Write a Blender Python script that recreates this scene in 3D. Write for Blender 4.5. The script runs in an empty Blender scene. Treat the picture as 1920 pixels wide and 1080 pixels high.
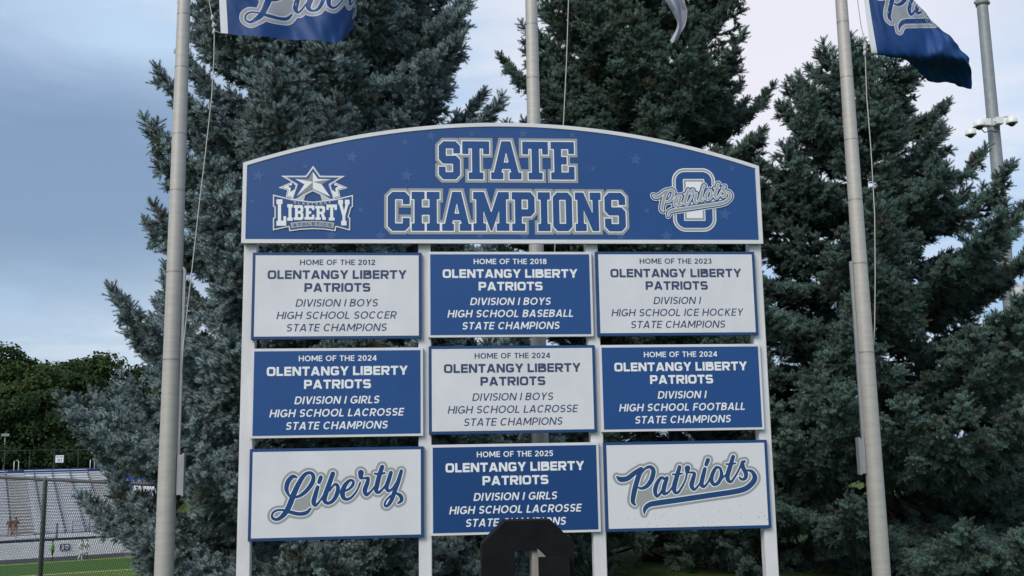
import bpy, bmesh, math, random
import numpy as np
from mathutils import Vector, Matrix
random.seed(7); rng = np.random.default_rng(11)
SC = bpy.context.scene; COL = SC.collection; R = math.radians

# ------------------------------------------------------------------ camera
FOC = 1895.16; CAM = np.array([-.6522, -7.3501, 1.6]); PIT, ROL, YAW = .1537, -.0166, .0906
cp, sp = math.cos(PIT), math.sin(PIT); cr, sr = math.cos(ROL), math.sin(ROL); cy, sy = math.cos(YAW), math.sin(YAW)
cF = np.array([sy*cp, cy*cp, sp]); _rt = np.array([cy, -sy, 0.]); _up = np.cross(_rt, cF)
cR = cr*_rt+sr*_up; cU = -sr*_rt+cr*_up
cam = bpy.data.objects.new('camera', bpy.data.cameras.new('camera')); COL.objects.link(cam)
cam.data.sensor_width = 36; cam.data.lens = FOC/1920*36; cam.data.clip_start = .1; cam.data.clip_end = 3000
M = Matrix(((cR[0], cU[0], -cF[0], CAM[0]), (cR[1], cU[1], -cF[1], CAM[1]), (cR[2], cU[2], -cF[2], CAM[2]), (0, 0, 0, 1)))
cam.matrix_world = M; SC.camera = cam

def at(x, y, Y):                       # photograph pixel -> point on the upright plane y = Y
    d = (x-960)*cR+(540-y)*cU+FOC*cF
    return CAM+d*(Y-CAM[1])/d[1]
def atz(x, y, Z):                      # photograph pixel -> point at height Z
    d = (x-960)*cR+(540-y)*cU+FOC*cF
    return CAM+d*(Z-CAM[2])/d[2]

# ------------------------------------------------------------------ world, sun, exposure
SUN_EL, SUN_AZ = 38, -38               # azimuth of the sun measured from -Y (behind the camera) to the left
w = bpy.data.worlds.new('World'); SC.world = w; w.use_nodes = True
nt = w.node_tree; nt.nodes.clear(); N = nt.nodes.new; L = nt.links.new
out = N('ShaderNodeOutputWorld'); bg = N('ShaderNodeBackground'); L(bg.outputs[0], out.inputs[0])
sky = N('ShaderNodeTexSky'); sky.sky_type = 'NISHITA'; sky.sun_disc = False
sky.sun_elevation = R(SUN_EL); sky.sun_rotation = R(180+38); sky.air_density = 1.3; sky.dust_density = 1.2
skm = N('ShaderNodeVectorMath'); skm.operation = 'SCALE'; skm.inputs[3].default_value = 1.0; L(sky.outputs[0], skm.inputs[0])
tc = N('ShaderNodeTexCoord')
def wmap(sc, loc=(0, 0, 0)):
    m = N('ShaderNodeMapping'); m.inputs['Scale'].default_value = sc; m.inputs['Location'].default_value = loc
    L(tc.outputs['Generated'], m.inputs['Vector']); return m.outputs[0]
def wnoise(sc, scale, detail=5, rough=.55, loc=(0, 0, 0), dist=0.):
    n = N('ShaderNodeTexNoise'); n.inputs['Scale'].default_value = scale; n.inputs['Detail'].default_value = detail
    n.inputs['Roughness'].default_value = rough; n.inputs['Distortion'].default_value = dist; L(wmap(sc, loc), n.inputs['Vector']); return n.outputs['Fac']
def wramp(src, stops):
    r = N('ShaderNodeValToRGB'); L(src, r.inputs[0]); e = r.color_ramp.elements
    while len(e) < len(stops): e.new(.5)
    for k, (p, c) in enumerate(stops): e[k].position = p; e[k].color = (*c, 1) if not isinstance(c, (int, float)) else (c, c, c, 1)
    return r.outputs[0]
def wmix(f, a, b):
    m = N('ShaderNodeMix'); m.data_type = 'RGBA'
    if isinstance(f, float): m.inputs[0].default_value = f
    else: L(f, m.inputs[0])
    for s, v in ((6, a), (7, b)):
        if isinstance(v, tuple): m.inputs[s].default_value = (*v, 1)
        else: L(v, m.inputs[s])
    return m.outputs[2]
K = 1/.1                                # the background strength is 0.1, so cloud radiance is written times ten
def c10(r, g, b): return (r*K, g*K, b*K)
big = wnoise((1, 1, 2.2), 1.9, 4, .5, (3.1, .4, 1.7))
thin = wnoise((1, 1, 3.5), 4.5, 7, .6, (.7, 2.2, 5.1), .3)
sep = N('ShaderNodeSeparateXYZ'); L(tc.outputs['Generated'], sep.inputs[0])
elev = wramp(sep.outputs['Z'], [(.07, 0.), (.18, .22), (.30, .72), (.46, 1.)])
cover = wmix(elev, c10(.165, .265, .42), c10(.34, .43, .54))          # thin veil, bluer towards the horizon
veil = wmix(wramp(big, [(.42, 0.), (.62, 1.)]), cover, c10(.24, .31, .42))
bank = wmix(wramp(thin, [(.47, 0.), (.66, .85)]), veil, c10(.41, .445, .51))
# one slate blue cloud bank low on the left of the sign, one warm bright patch to the upper right
def blob(dirv, sharp, tight=(1, 1, 1)):
    d = Vector(dirv).normalized()
    s = N('ShaderNodeVectorMath'); s.operation = 'SUBTRACT'; L(tc.outputs['Generated'], s.inputs[0]); s.inputs[1].default_value = d
    m = N('ShaderNodeVectorMath'); m.operation = 'MULTIPLY'; L(s.outputs[0], m.inputs[0]); m.inputs[1].default_value = tight
    ad = N('ShaderNodeVectorMath'); ad.operation = 'LENGTH'; L(m.outputs[0], ad.inputs[0])
    a = N('ShaderNodeMath'); a.operation = 'MULTIPLY_ADD'; L(thin, a.inputs[0]); a.inputs[1].default_value = -.22; L(ad.outputs['Value'], a.inputs[2])
    return wramp(a.outputs[0], [(0., 1.), (sharp*.35, .8), (sharp, 0.)])
dl = at(90, 330, 1000)-CAM; dl2 = at(60, 420, 1000)-CAM; dr = at(1420, 60, 1000)-CAM; dr2 = at(900, 150, 1000)-CAM
sk1 = wmix(blob(dl, .17, (1, 1, 2.1)), bank, c10(.115, .172, .27))
sk1 = wmix(blob(dr, .20, (1, 1, 1.3)), sk1, c10(.50, .485, .52))
fin = wmix(.86, skm.outputs[0], sk1)
L(fin, bg.inputs[0]); bg.inputs[1].default_value = .1
sl = bpy.data.lights.new('sun', 'SUN'); sl.energy = 1.3; sl.angle = R(30); sl.color = (1, .93, .84)
so = bpy.data.objects.new('sun', sl); COL.objects.link(so)
sd = Vector((math.sin(R(SUN_AZ))*math.cos(R(SUN_EL)), -math.cos(R(SUN_AZ))*math.cos(R(SUN_EL)), math.sin(R(SUN_EL))))
so.rotation_euler = sd.to_track_quat('Z', 'Y').to_euler(); so.location = (-20, -20, 30)
SC.view_settings.view_transform = 'Standard'; SC.view_settings.look = 'None'; SC.view_settings.gamma = 1
SC.view_settings.use_curve_mapping = False; SC.view_settings.exposure = 0.86
SC.render.engine = 'CYCLES'; SC.cycles.max_bounces = 6; SC.cycles.transparent_max_bounces = 8

# ------------------------------------------------------------------ helpers
def tag(o, label=None, cat=None, group=None, kind=None):
    if label: o['label'] = label
    if cat: o['category'] = cat
    if group: o['group'] = group
    if kind: o['kind'] = kind
    return o
def empty(name, loc=(0, 0, 0), rz=0):
    o = bpy.data.objects.new(name, None); COL.objects.link(o); o.location = loc; o.rotation_euler = (0, 0, rz); o.empty_display_size = .1; return o
MATS = {}
def mat(name, col, rough=.6, metal=0., var=0., vscale=8., bump=0., bscale=60., spec=.5, col2=None, stretch=(1, 1, 1), trans=0.):
    if name in MATS: return MATS[name]
    m = bpy.data.materials.new(name); m.use_nodes = True; t = m.node_tree; b = t.nodes['Principled BSDF']
    b.inputs['Base Color'].default_value = (*col, 1); b.inputs['Roughness'].default_value = rough; b.inputs['Metallic'].default_value = metal
    b.inputs['Specular IOR Level'].default_value = spec
    if var or col2 or bump:
        tcn = t.nodes.new('ShaderNodeTexCoord'); mp = t.nodes.new('ShaderNodeMapping'); mp.inputs['Scale'].default_value = stretch
        t.links.new(tcn.outputs['Object'], mp.inputs['Vector'])
    if var or col2:
        n = t.nodes.new('ShaderNodeTexNoise'); n.inputs['Scale'].default_value = vscale; n.inputs['Detail'].default_value = 6; n.inputs['Roughness'].default_value = .65
        t.links.new(mp.outputs[0], n.inputs['Vector'])
        rp = t.nodes.new('ShaderNodeValToRGB'); t.links.new(n.outputs['Fac'], rp.inputs[0])
        c2 = col2 or tuple(max(0, c*(1-var)) for c in col); c1 = col if col2 else tuple(min(1, c*(1+var*.6)) for c in col)
        rp.color_ramp.elements[0].position = .32; rp.color_ramp.elements[1].position = .68
        rp.color_ramp.elements[0].color = (*c2, 1); rp.color_ramp.elements[1].color = (*c1, 1)
        t.links.new(rp.outputs[0], b.inputs['Base Color'])
    if bump:
        n2 = t.nodes.new('ShaderNodeTexNoise'); n2.inputs['Scale'].default_value = bscale; n2.inputs['Detail'].default_value = 4
        t.links.new(mp.outputs[0], n2.inputs['Vector'])
        bn = t.nodes.new('ShaderNodeBump'); bn.inputs['Strength'].default_value = bump; bn.inputs['Distance'].default_value = .01
        t.links.new(n2.outputs['Fac'], bn.inputs['Height']); t.links.new(bn.outputs[0], b.inputs['Normal'])
    MATS[name] = m; return m
class MB:
    def __init__(s): s.v = []; s.f = []; s.m = []
    def add(s, vs, fs, mi=0):
        o = len(s.v); s.v.extend([tuple(map(float, q)) for q in vs]); s.f.extend([tuple(i+o for i in f) for f in fs]); s.m.extend([mi]*len(fs)); return s
    def box(s, x0, x1, y0, y1, z0, z1, mi=0, bev=0.):
        x0, x1 = sorted((x0, x1)); y0, y1 = sorted((y0, y1)); z0, z1 = sorted((z0, z1))
        if not bev:
            vs = [(x, y, z) for x in (x0, x1) for y in (y0, y1) for z in (z0, z1)]
            return s.add(vs, [(0, 1, 3, 2), (4, 6, 7, 5), (0, 4, 5, 1), (2, 3, 7, 6), (0, 2, 6, 4), (1, 5, 7, 3)], mi)
        bm = bmesh.new(); bmesh.ops.create_cube(bm, size=1)
        for v in bm.verts: v.co = Vector(((x0+x1)/2+v.co.x*(x1-x0), (y0+y1)/2+v.co.y*(y1-y0), (z0+z1)/2+v.co.z*(z1-z0)))
        bmesh.ops.bevel(bm, geom=bm.edges[:], offset=bev, segments=2, affect='EDGES'); s.bm(bm, mi); return s
    def bm(s, bm, mi=0):
        bm.verts.index_update(); s.add([v.co[:] for v in bm.verts], [[v.index for v in f.verts] for f in bm.faces], mi); bm.free()
    def tube(s, pts, rad, n=8, mi=0, caps=True):
        pts = [Vector(p) for p in pts]; rad = rad if hasattr(rad, '__len__') else [rad]*len(pts); rings = []
        for i, p in enumerate(pts):
            d = (pts[min(i+1, len(pts)-1)]-pts[max(i-1, 0)]); d = d.normalized() if d.length > 1e-9 else Vector((0, 0, 1))
            a = Vector((0, 0, 1)) if abs(d.z) < .9 else Vector((1, 0, 0)); u = d.cross(a).normalized(); v = d.cross(u)
            rings.append([p+(u*math.cos(2*math.pi*k/n)+v*math.sin(2*math.pi*k/n))*rad[i] for k in range(n)])
        vs = [q for r in rings for q in r]; fs = []
        for i in range(len(pts)-1):
            for k in range(n): fs.append((i*n+k, i*n+(k+1) % n, (i+1)*n+(k+1) % n, (i+1)*n+k))
        if caps: fs.append(tuple(range(n))[::-1]); fs.append(tuple((len(pts)-1)*n+k for k in range(n)))
        return s.add(vs, fs, mi)
    def build(s, name, mats, parent=None, smooth=False, loc=None):
        me = bpy.data.meshes.new(name); me.from_pydata(s.v, [], s.f)
        for m in (mats if isinstance(mats, (list, tuple)) else [mats]): me.materials.append(m)
        if any(s.m): me.polygons.foreach_set('material_index', s.m)
        if smooth: me.polygons.foreach_set('use_smooth', [True]*len(s.f))
        me.update(); o = bpy.data.objects.new(name, me); COL.objects.link(o)
        if parent: o.parent = parent
        if loc: o.location = loc
        return o
def recalc(o):
    bm = bmesh.new(); bm.from_mesh(o.data); bmesh.ops.recalc_face_normals(bm, faces=bm.faces[:]); bm.to_mesh(o.data); bm.free(); return o

# ------------------------------------------------------------------ flat print: signed distance fields -> filled outlines
def spline(pts, n=7):                   # Catmull-Rom through rows (x, y, r)
    P = np.array(pts, float); Q = np.vstack([2*P[0]-P[1], P, 2*P[-1]-P[-2]]); o = []
    for i in range(1, len(Q)-2):
        a, b, c, d = Q[i-1:i+3]
        for t in np.linspace(0, 1, n, endpoint=False): o.append(.5*((2*b)+(-a+c)*t+(2*a-5*b+4*c-d)*t*t+(-a+3*b-3*c+d)*t**3))
    o.append(P[-1]); return np.array(o)
def sd_strokes(X, Y, strokes):
    D = np.full(X.shape, 1e9)
    for S in strokes:
        for a, b in zip(S[:-1], S[1:]):
            dx, dy = b[0]-a[0], b[1]-a[1]; l2 = dx*dx+dy*dy+1e-12
            t = np.clip(((X-a[0])*dx+(Y-a[1])*dy)/l2, 0, 1)
            D = np.minimum(D, np.hypot(X-a[0]-t*dx, Y-a[1]-t*dy)-(a[2]+t*(b[2]-a[2])))
    return D
def sd_rings(X, Y, rings):              # non-zero winding polygon distance
    D = np.full(X.shape, 1e9); W = np.zeros(X.shape, int)
    for P in rings:
        P = np.asarray(P, float)
        for a, b in zip(P, np.roll(P, -1, 0)):
            dx, dy = b-a; l2 = dx*dx+dy*dy
            if l2 < 1e-14: continue
            t = np.clip(((X-a[0])*dx+(Y-a[1])*dy)/l2, 0, 1)
            D = np.minimum(D, np.hypot(X-a[0]-t*dx, Y-a[1]-t*dy))
            cr_ = dx*(Y-a[1])-dy*(X-a[0])
            W += ((a[1] <= Y) & (b[1] > Y) & (cr_ > 0)).astype(int)-((a[1] > Y) & (b[1] <= Y) & (cr_ < 0)).astype(int)
    return np.where(W != 0, -D, D)
def contour(F, xs, ys, maxrun=10**6):   # polygons covering F < 0
    V = []; FC = []; ins = F < 0
    full = ins[:-1, :-1] & ins[1:, :-1] & ins[:-1, 1:] & ins[1:, 1:]
    anyi = ins[:-1, :-1] | ins[1:, :-1] | ins[:-1, 1:] | ins[1:, 1:]
    for j in range(full.shape[0]):
        row = full[j]; i = 0; n = len(row)
        if not row.any(): continue
        while i < n:
            if row[i]:
                k = i
                while k < n and row[k] and k-i < maxrun: k += 1
                o = len(V); V += [(xs[i], ys[j]), (xs[k], ys[j]), (xs[k], ys[j+1]), (xs[i], ys[j+1])]; FC.append((o, o+1, o+2, o+3)); i = k
            else: i += 1
    jj, ii = np.nonzero(anyi & ~full)
    for j, i in zip(jj, ii):
        c = [(xs[i], ys[j], F[j, i]), (xs[i+1], ys[j], F[j, i+1]), (xs[i+1], ys[j+1], F[j+1, i+1]), (xs[i], ys[j+1], F[j+1, i])]; poly = []
        for k in range(4):
            a, b = c[k], c[(k+1) % 4]
            if a[2] < 0: poly.append((a[0], a[1]))
            if (a[2] < 0) != (b[2] < 0): t = a[2]/(a[2]-b[2]); poly.append((a[0]+t*(b[0]-a[0]), a[1]+t*(b[1]-a[1])))
        if len(poly) >= 3: o = len(V); V += poly; FC.append(tuple(range(o, o+len(poly))))
    return V, FC
def grid(x0, x1, y0, y1, h):
    xs = np.arange(x0, x1+h, h); ys = np.arange(y0, y1+h, h); X, Y = np.meshgrid(xs, ys); return xs, ys, X, Y
def area(P): P = np.asarray(P, float); Q = np.roll(P, -1, 0); return .5*np.sum(P[:, 0]*Q[:, 1]-Q[:, 0]*P[:, 1])
def ccw(P): return np.asarray(P, float) if area(P) > 0 else np.asarray(P, float)[::-1]
def miter(P, d):                        # CCW ring moved outwards by d (holes are given CW)
    P = np.asarray(P, float); n = len(P); O = []
    for i in range(n):
        e1 = P[i]-P[i-1]; e2 = P[(i+1) % n]-P[i]; e1 = e1/np.linalg.norm(e1); e2 = e2/np.linalg.norm(e2)
        n1 = np.array([e1[1], -e1[0]]); n2 = np.array([e2[1], -e2[0]]); b = n1+n2; q = b@b
        b = b*2/max(q, .5); O.append(P[i]+b*d)
    return np.array(O)
def sheet(mb, V, FC, fn, mi=0): mb.add([fn(x, y) for x, y in V], FC, mi)

# ---- slab block letters (height 10)
SL = {
'S': (6, [[(1.3, 10), (4.8, 10), (6, 8.8), (6, 6.8), (4.1, 6.8), (4.1, 8.1), (2, 8.1), (2, 6.2), (4.9, 6.2), (6, 5.1), (6, 1.2), (4.8, 0), (1.2, 0), (0, 1.2), (0, 3.3), (1.9, 3.3), (1.9, 1.9), (4, 1.9), (4, 4.1), (1.2, 4.1), (0, 5.3), (0, 8.8)]]),
'C': (6, [[(1.3, 10), (4.7, 10), (6, 8.8), (6, 6.8), (4.1, 6.8), (4.1, 8.1), (2, 8.1), (2, 1.9), (4.1, 1.9), (4.1, 3.3), (6, 3.3), (6, 1.2), (4.7, 0), (1.3, 0), (0, 1.2), (0, 8.8)]]),
'T': (7, [[(0, 10), (7, 10), (7, 6.6), (5.4, 6.6), (5.4, 8.1), (4.5, 8.1), (4.5, 1.8), (5.4, 1.8), (5.4, 0), (1.6, 0), (1.6, 1.8), (2.5, 1.8), (2.5, 8.1), (1.6, 8.1), (1.6, 6.6), (0, 6.6)]]),
'A': (8, [[(2.8, 10), (5.2, 10), (7.25, 1.8), (8, 1.8), (8, 0), (4.8, 0), (4.8, 1.8), (5.3, 1.8), (5.05, 2.7), (2.95, 2.7), (2.7, 1.8), (3.2, 1.8), (3.2, 0), (0, 0), (0, 1.8), (.75, 1.8)], [(4, 7.2), (3.35, 4.4), (4.65, 4.4)]]),
'E': (6.5, [[(0, 10), (6.5, 10), (6.5, 6.8), (4.9, 6.8), (4.9, 8.1), (2.9, 8.1), (2.9, 6), (4.4, 6), (4.4, 4), (2.9, 4), (2.9, 1.9), (4.9, 1.9), (4.9, 3.4), (6.5, 3.4), (6.5, 0), (0, 0), (0, 1.9), (.9, 1.9), (.9, 8.1), (0, 8.1)]]),
'H': (8, [[(0, 10), (3.7, 10), (3.7, 8.1), (2.9, 8.1), (2.9, 6), (5.1, 6), (5.1, 8.1), (4.3, 8.1), (4.3, 10), (8, 10), (8, 8.1), (7.2, 8.1), (7.2, 1.9), (8, 1.9), (8, 0), (4.3, 0), (4.3, 1.9), (5.1, 1.9), (5.1, 4.1), (2.9, 4.1), (2.9, 1.9), (3.7, 1.9), (3.7, 0), (0, 0), (0, 1.9), (.8, 1.9), (.8, 8.1), (0, 8.1)]]),
'M': (9.6, [[(0, 10), (2.9, 10), (4.8, 4.6), (6.7, 10), (9.6, 10), (9.6, 8.1), (8.8, 8.1), (8.8, 1.9), (9.6, 1.9), (9.6, 0), (6.2, 0), (6.2, 1.9), (6.9, 1.9), (6.9, 5.2), (5, 0), (4.6, 0), (2.7, 5.2), (2.7, 1.9), (3.4, 1.9), (3.4, 0), (0, 0), (0, 1.9), (.8, 1.9), (.8, 8.1), (0, 8.1)]]),
'P': (6.8, [[(0, 10), (5.6, 10), (6.8, 8.8), (6.8, 4.9), (5.6, 3.7), (2.9, 3.7), (2.9, 1.9), (3.9, 1.9), (3.9, 0), (0, 0), (0, 1.9), (.9, 1.9), (.9, 8.1), (0, 8.1)], [(2.9, 8.1), (4.8, 8.1), (4.8, 5.6), (2.9, 5.6)]]),
'I': (3.7, [[(0, 10), (3.7, 10), (3.7, 8.1), (2.85, 8.1), (2.85, 1.9), (3.7, 1.9), (3.7, 0), (0, 0), (0, 1.9), (.85, 1.9), (.85, 8.1), (0, 8.1)]]),
'O': (6, [[(1.3, 10), (4.7, 10), (6, 8.8), (6, 1.2), (4.7, 0), (1.3, 0), (0, 1.2), (0, 8.8)], [(2, 8.1), (4, 8.1), (4, 1.9), (2, 1.9)]]),
'N': (8, [[(0, 10), (2.6, 10), (5.4, 4.4), (5.4, 8.1), (4.6, 8.1), (4.6, 10), (8, 10), (8, 8.1), (7.3, 8.1), (7.3, 0), (5.3, 0), (2.6, 5.4), (2.6, 1.9), (3.4, 1.9), (3.4, 0), (0, 0), (0, 1.9), (.7, 1.9), (.7, 8.1), (0, 8.1)]]),
'L': (6.3, [[(0, 10), (3.9, 10), (3.9, 8.2), (3, 8.2), (3, 1.9), (4.5, 1.9), (4.5, 3.6), (6.3, 3.6), (6.3, 0), (0, 0), (0, 1.8), (.9, 1.8), (.9, 8.2), (0, 8.2)]]),
'B': (6.8, [[(0, 10), (5.6, 10), (6.7, 9), (6.7, 6), (6, 5.1), (6.8, 4.2), (6.8, 1.1), (5.7, 0), (0, 0), (0, 1.9), (.9, 1.9), (.9, 8.1), (0, 8.1)], [(2.9, 8.1), (4.7, 8.1), (4.7, 6.1), (2.9, 6.1)], [(2.9, 4.2), (4.8, 4.2), (4.8, 1.9), (2.9, 1.9)]]),
'R': (7.2, [[(0, 10), (5.6, 10), (6.7, 9), (6.7, 5.6), (5.8, 4.6), (6.6, 1.9), (7.2, 1.9), (7.2, 0), (5, 0), (3.9, 4.1), (2.9, 4.1), (2.9, 1.9), (3.7, 1.9), (3.7, 0), (0, 0), (0, 1.9), (.9, 1.9), (.9, 8.1), (0, 8.1)], [(2.9, 8.1), (4.7, 8.1), (4.7, 5.9), (2.9, 5.9)]]),
'Y': (8, [[(0, 10), (3.4, 10), (3.4, 8.2), (2.9, 8.2), (4.1, 5.8), (5.2, 8.2), (4.7, 8.2), (4.7, 10), (8, 10), (8, 8.2), (7.3, 8.2), (5, 3.7), (5, 1.8), (5.9, 1.8), (5.9, 0), (2.1, 0), (2.1, 1.8), (3, 1.8), (3, 3.7), (.7, 8.2), (0, 8.2)]]),
}
def slab(ch, x0, x1, y0, y1):
    w_, rings = SL[ch]; o = []
    for k, r in enumerate(rings):
        P = np.array(r, float)*[(x1-x0)/w_, (y1-y0)/10]+[x0, y0]; P = ccw(P); o.append(P if k == 0 else P[::-1])
    return o

# ---- plain sans letters built from strokes; p = curve exponent (2 round, 5 squarish)
def glyphs(th, p, W, k=1.):
    h = th/2; e = 2/p; G = {}
    def arc(cx_, cy_, rx, ry, a0, a1, n=18):
        a = np.radians(np.linspace(a0, a1, n)); c, s_ = np.cos(a), np.sin(a)
        return [(cx_+rx*np.sign(u)*abs(u)**e, cy_+ry*np.sign(v)*abs(v)**e) for u, v in zip(c, s_)]
    def st(*pts): return ('s', list(pts))           # straight butt-ended stroke(s)
    def cu(pts): return ('c', pts)
    def W_(c): return W.get(c, W['*'])
    for c in 'ABCDEFGHIKLMNOPRSTVY0123458':
        w_ = W_(c); a, b, m = h, w_-h, w_/2; y0, y1 = h, 1-h; S = []
        if c == 'I': S = [st((a, 0), (a, 1))]; w_ = th
        elif c == 'L': S = [st((a, 0), (a, 1)), st((0, y0), (w_, y0))]
        elif c == 'E': S = [st((a, 0), (a, 1)), st((0, y0), (w_, y0)), st((0, y1), (w_, y1)), st((0, .51), (w_*.95, .51))]
        elif c == 'F': S = [st((a, 0), (a, 1)), st((0, y1), (w_, y1)), st((0, .48), (w_*.92, .48))]
        elif c == 'H': S = [st((a, 0), (a, 1)), st((b, 0), (b, 1)), st((0, .51), (w_, .51))]
        elif c == 'T': S = [st((m, 0), (m, 1)), st((0, y1), (w_, y1))]
        elif c == 'K': S = [st((a, 0), (a, 1)), st((a, .36), (b+h*.2, 1.1)), st((w_*.36, .5), (b+h*.5, -.1))]
        elif c == 'N': S = [st((a, 0), (a, 1)), st((b, 0), (b, 1)), st((a*.9, 1.04), (b+h*.1, -.04))]
        elif c == 'M': S = [st((a, 0), (a, 1)), st((b, 0), (b, 1)), st((a*.9, 1.04), (m, .22), ), st((b+h*.1, 1.04), (m, .22))]
        elif c == 'A': S = [st((a*1.0, -.03), (m, 1.06)), st((b, -.03), (m, 1.06)), st((w_*.22, .27), (w_*.78, .27))]
        elif c == 'V': S = [st((a, 1.03), (m, -.06)), st((b, 1.03), (m, -.06))]
        elif c == 'Y': S = [st((a*.9, 1.05), (m, .40)), st((b+h*.1, 1.05), (m, .40)), st((m, 0), (m, .45))]
        elif c in 'O0': S = [cu(arc(m, .5, m-h, .5-h, 0, 360, 40))]
        elif c == 'C': S = [cu(arc(m, .5, m-h, .5-h, 42 if p < 3 else 30, 318 if p < 3 else 330, 34))]
        elif c == 'G':
            S = [cu(arc(m, .5, m-h, .5-h, 42 if p < 3 else 30, 345, 34)), st((m*1.02, .45), (w_-h*.3, .45)), st((b, .12), (b, .45+h*.0))]
        elif c == 'D': S = [st((a, 0), (a, 1)), cu([(a, y1), (m*.9, y1)]+arc(m*.9, .5, b-m*.9, .5-h, 90, -90, 20)+[(a, y0)])]
        elif c == 'P': S = [st((a, 0), (a, 1)), cu([(a, y1), (m, y1)]+arc(m, .66, b-m, .34-h, 90, -90, 14)+[(a, .32+h)])]
        elif c == 'R': S = [st((a, 0), (a, 1)), cu([(a, y1), (m, y1)]+arc(m, .67, b-m, .33-h, 90, -90, 14)+[(a, .34+h)]), st((w_*.52, .4), (b+h*.1, -.03))]
        elif c == 'B': S = [st((a, 0), (a, 1)), cu([(a, y1), (m, y1)]+arc(m, .755, b-m-.03, .245-h, 90, -90, 12)+[(a, .51)]), cu([(a, .51), (m, .51)]+arc(m, (.51+y0)/2, b-m, (.51-y0)/2, 90, -90, 12)+[(a, y0)])]
        elif c == 'S':
            r2 = (.5-h)/2; hx = m-h
            S = [cu(arc(m, y1-r2, hx, r2, 35, 270 if p < 3 else 270, 22)[:-1]+arc(m, y0+r2, hx, r2, 90, -145, 22))]
        elif c == '1': S = [st((w_*.62, 0), (w_*.62, 1)), st((w_*.62, y1-.0), (w_*.08, .74))]
        elif c == '2': S = [cu(arc(m, .70, m-h, .30-h, 165, -25, 20)+[(a*1.2, y0+.02)]), st((0, y0), (w_, y0))]
        elif c == '3': S = [cu(arc(m*.95, .745, m-h*1.2, .255-h, 150, -90, 16)), cu(arc(m*.95, (.51+y0)/2, m-h, (.51-y0)/2, 90, -155, 18))]
        elif c == '4': S = [st((w_*.74, 0), (w_*.74, 1)), st((0, .27), (w_, .27)), st((w_*.74, 1.0), (h*.7, .26))]
        elif c == '5': S = [st((w_*.16, y1), (w_*.95, y1)), st((w_*.2, 1-h), (w_*.16, .5)), cu(arc(m*.95, .31+h*.2, m-h, .31-h*.8, 125, -150, 20))]
        elif c == '8': S = [cu(arc(m, .755, m-h*1.3, .245-h, 0, 360, 26)), cu(arc(m, (.51+y0)/2, m-h, (.51-y0)/2, 0, 360, 26))]
        G[c] = (w_, S)
    out_ = {}
    for c, (w_, S) in G.items():
        xs, ys, X, Y = grid(-.1, w_+.1, -.05, 1.05, .034); D = np.full(X.shape, 1e9)
        for kind, pts in S:
            for i, (a, b) in enumerate(zip(pts[:-1], pts[1:])):
                ax, ay = a; dx, dy = b[0]-ax, b[1]-ay; l = math.hypot(dx, dy)
                if l < 1e-6: continue
                ux, uy = dx/l, dy/l; q = (X-ax)*ux+(Y-ay)*uy-l/2; r_ = -(X-ax)*uy+(Y-ay)*ux
                ex = np.abs(q)-l/2; ey = np.abs(r_)-h
                D = np.minimum(D, np.maximum(ex, ey) if True else 0)
                if kind == 'c' and i: D = np.minimum(D, np.hypot(X-ax, Y-ay)-h)
        D = np.maximum(D, np.maximum(-Y, Y-1))
        out_[c] = (w_, *contour(D, xs, ys))
    return out_
SANS = glyphs(.165, 2.1, {'*': .66, 'H': .74, 'O': .86, '0': .60, 'M': .90, 'E': .56, 'F': .55, 'T': .62, 'D': .76, 'V': .76, 'S': .62, 'N': .76, 'B': .66, 'Y': .70, 'G': .82, 'R': .66, 'L': .52, 'C': .78, 'A': .80, 'P': .64, 'K': .68, '1': .38, '2': .58, '3': .58, '4': .62, '5': .58, '8': .60})
SANSL = glyphs(.14, 2.1, {'*': .66, 'H': .74, 'O': .86, '0': .60, 'M': .90, 'E': .56, 'F': .55, 'T': .62, 'D': .76, 'V': .76, 'S': .62, 'N': .76, 'B': .66, 'Y': .70, 'G': .82, 'R': .66, 'L': .52, 'C': .78, 'A': .80, 'P': .64, 'K': .68, '1': .38, '2': .58, '3': .58, '4': .62, '5': .58, '8': .60})
WIDE = glyphs(.228, 4.5, {k_: v_*.84 for k_, v_ in {'*': .98, 'T': .93, 'Y': 1.05, 'A': 1.12, 'E': .86, 'L': .80, 'N': 1.04, 'O': 1.06, 'G': 1.02, 'B': 1.04, 'R': 1.02, 'S': .96, 'P': .96, 'I': .3}.items()})
def text(mb, s, G, cx_, y, hgt, width=None, scale=None, slant=0., fn=None, mi=0, gap=.13, space=.36):
    x = 0; pl = []
    for c in s:
        if c == ' ': x += space; continue
        pl.append((c, x)); x += G[c][0]+gap
    x -= gap; sx = scale*hgt if scale else width/x; x0 = cx_-x*sx/2
    for c, ox in pl:
        w_, V, FC = G[c]
        mb.add([fn(x0+(ox+vx)*sx+vy*hgt*slant-slant*hgt/2, y+vy*hgt) for vx, vy in V], FC, mi)
    return sx/hgt

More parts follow.
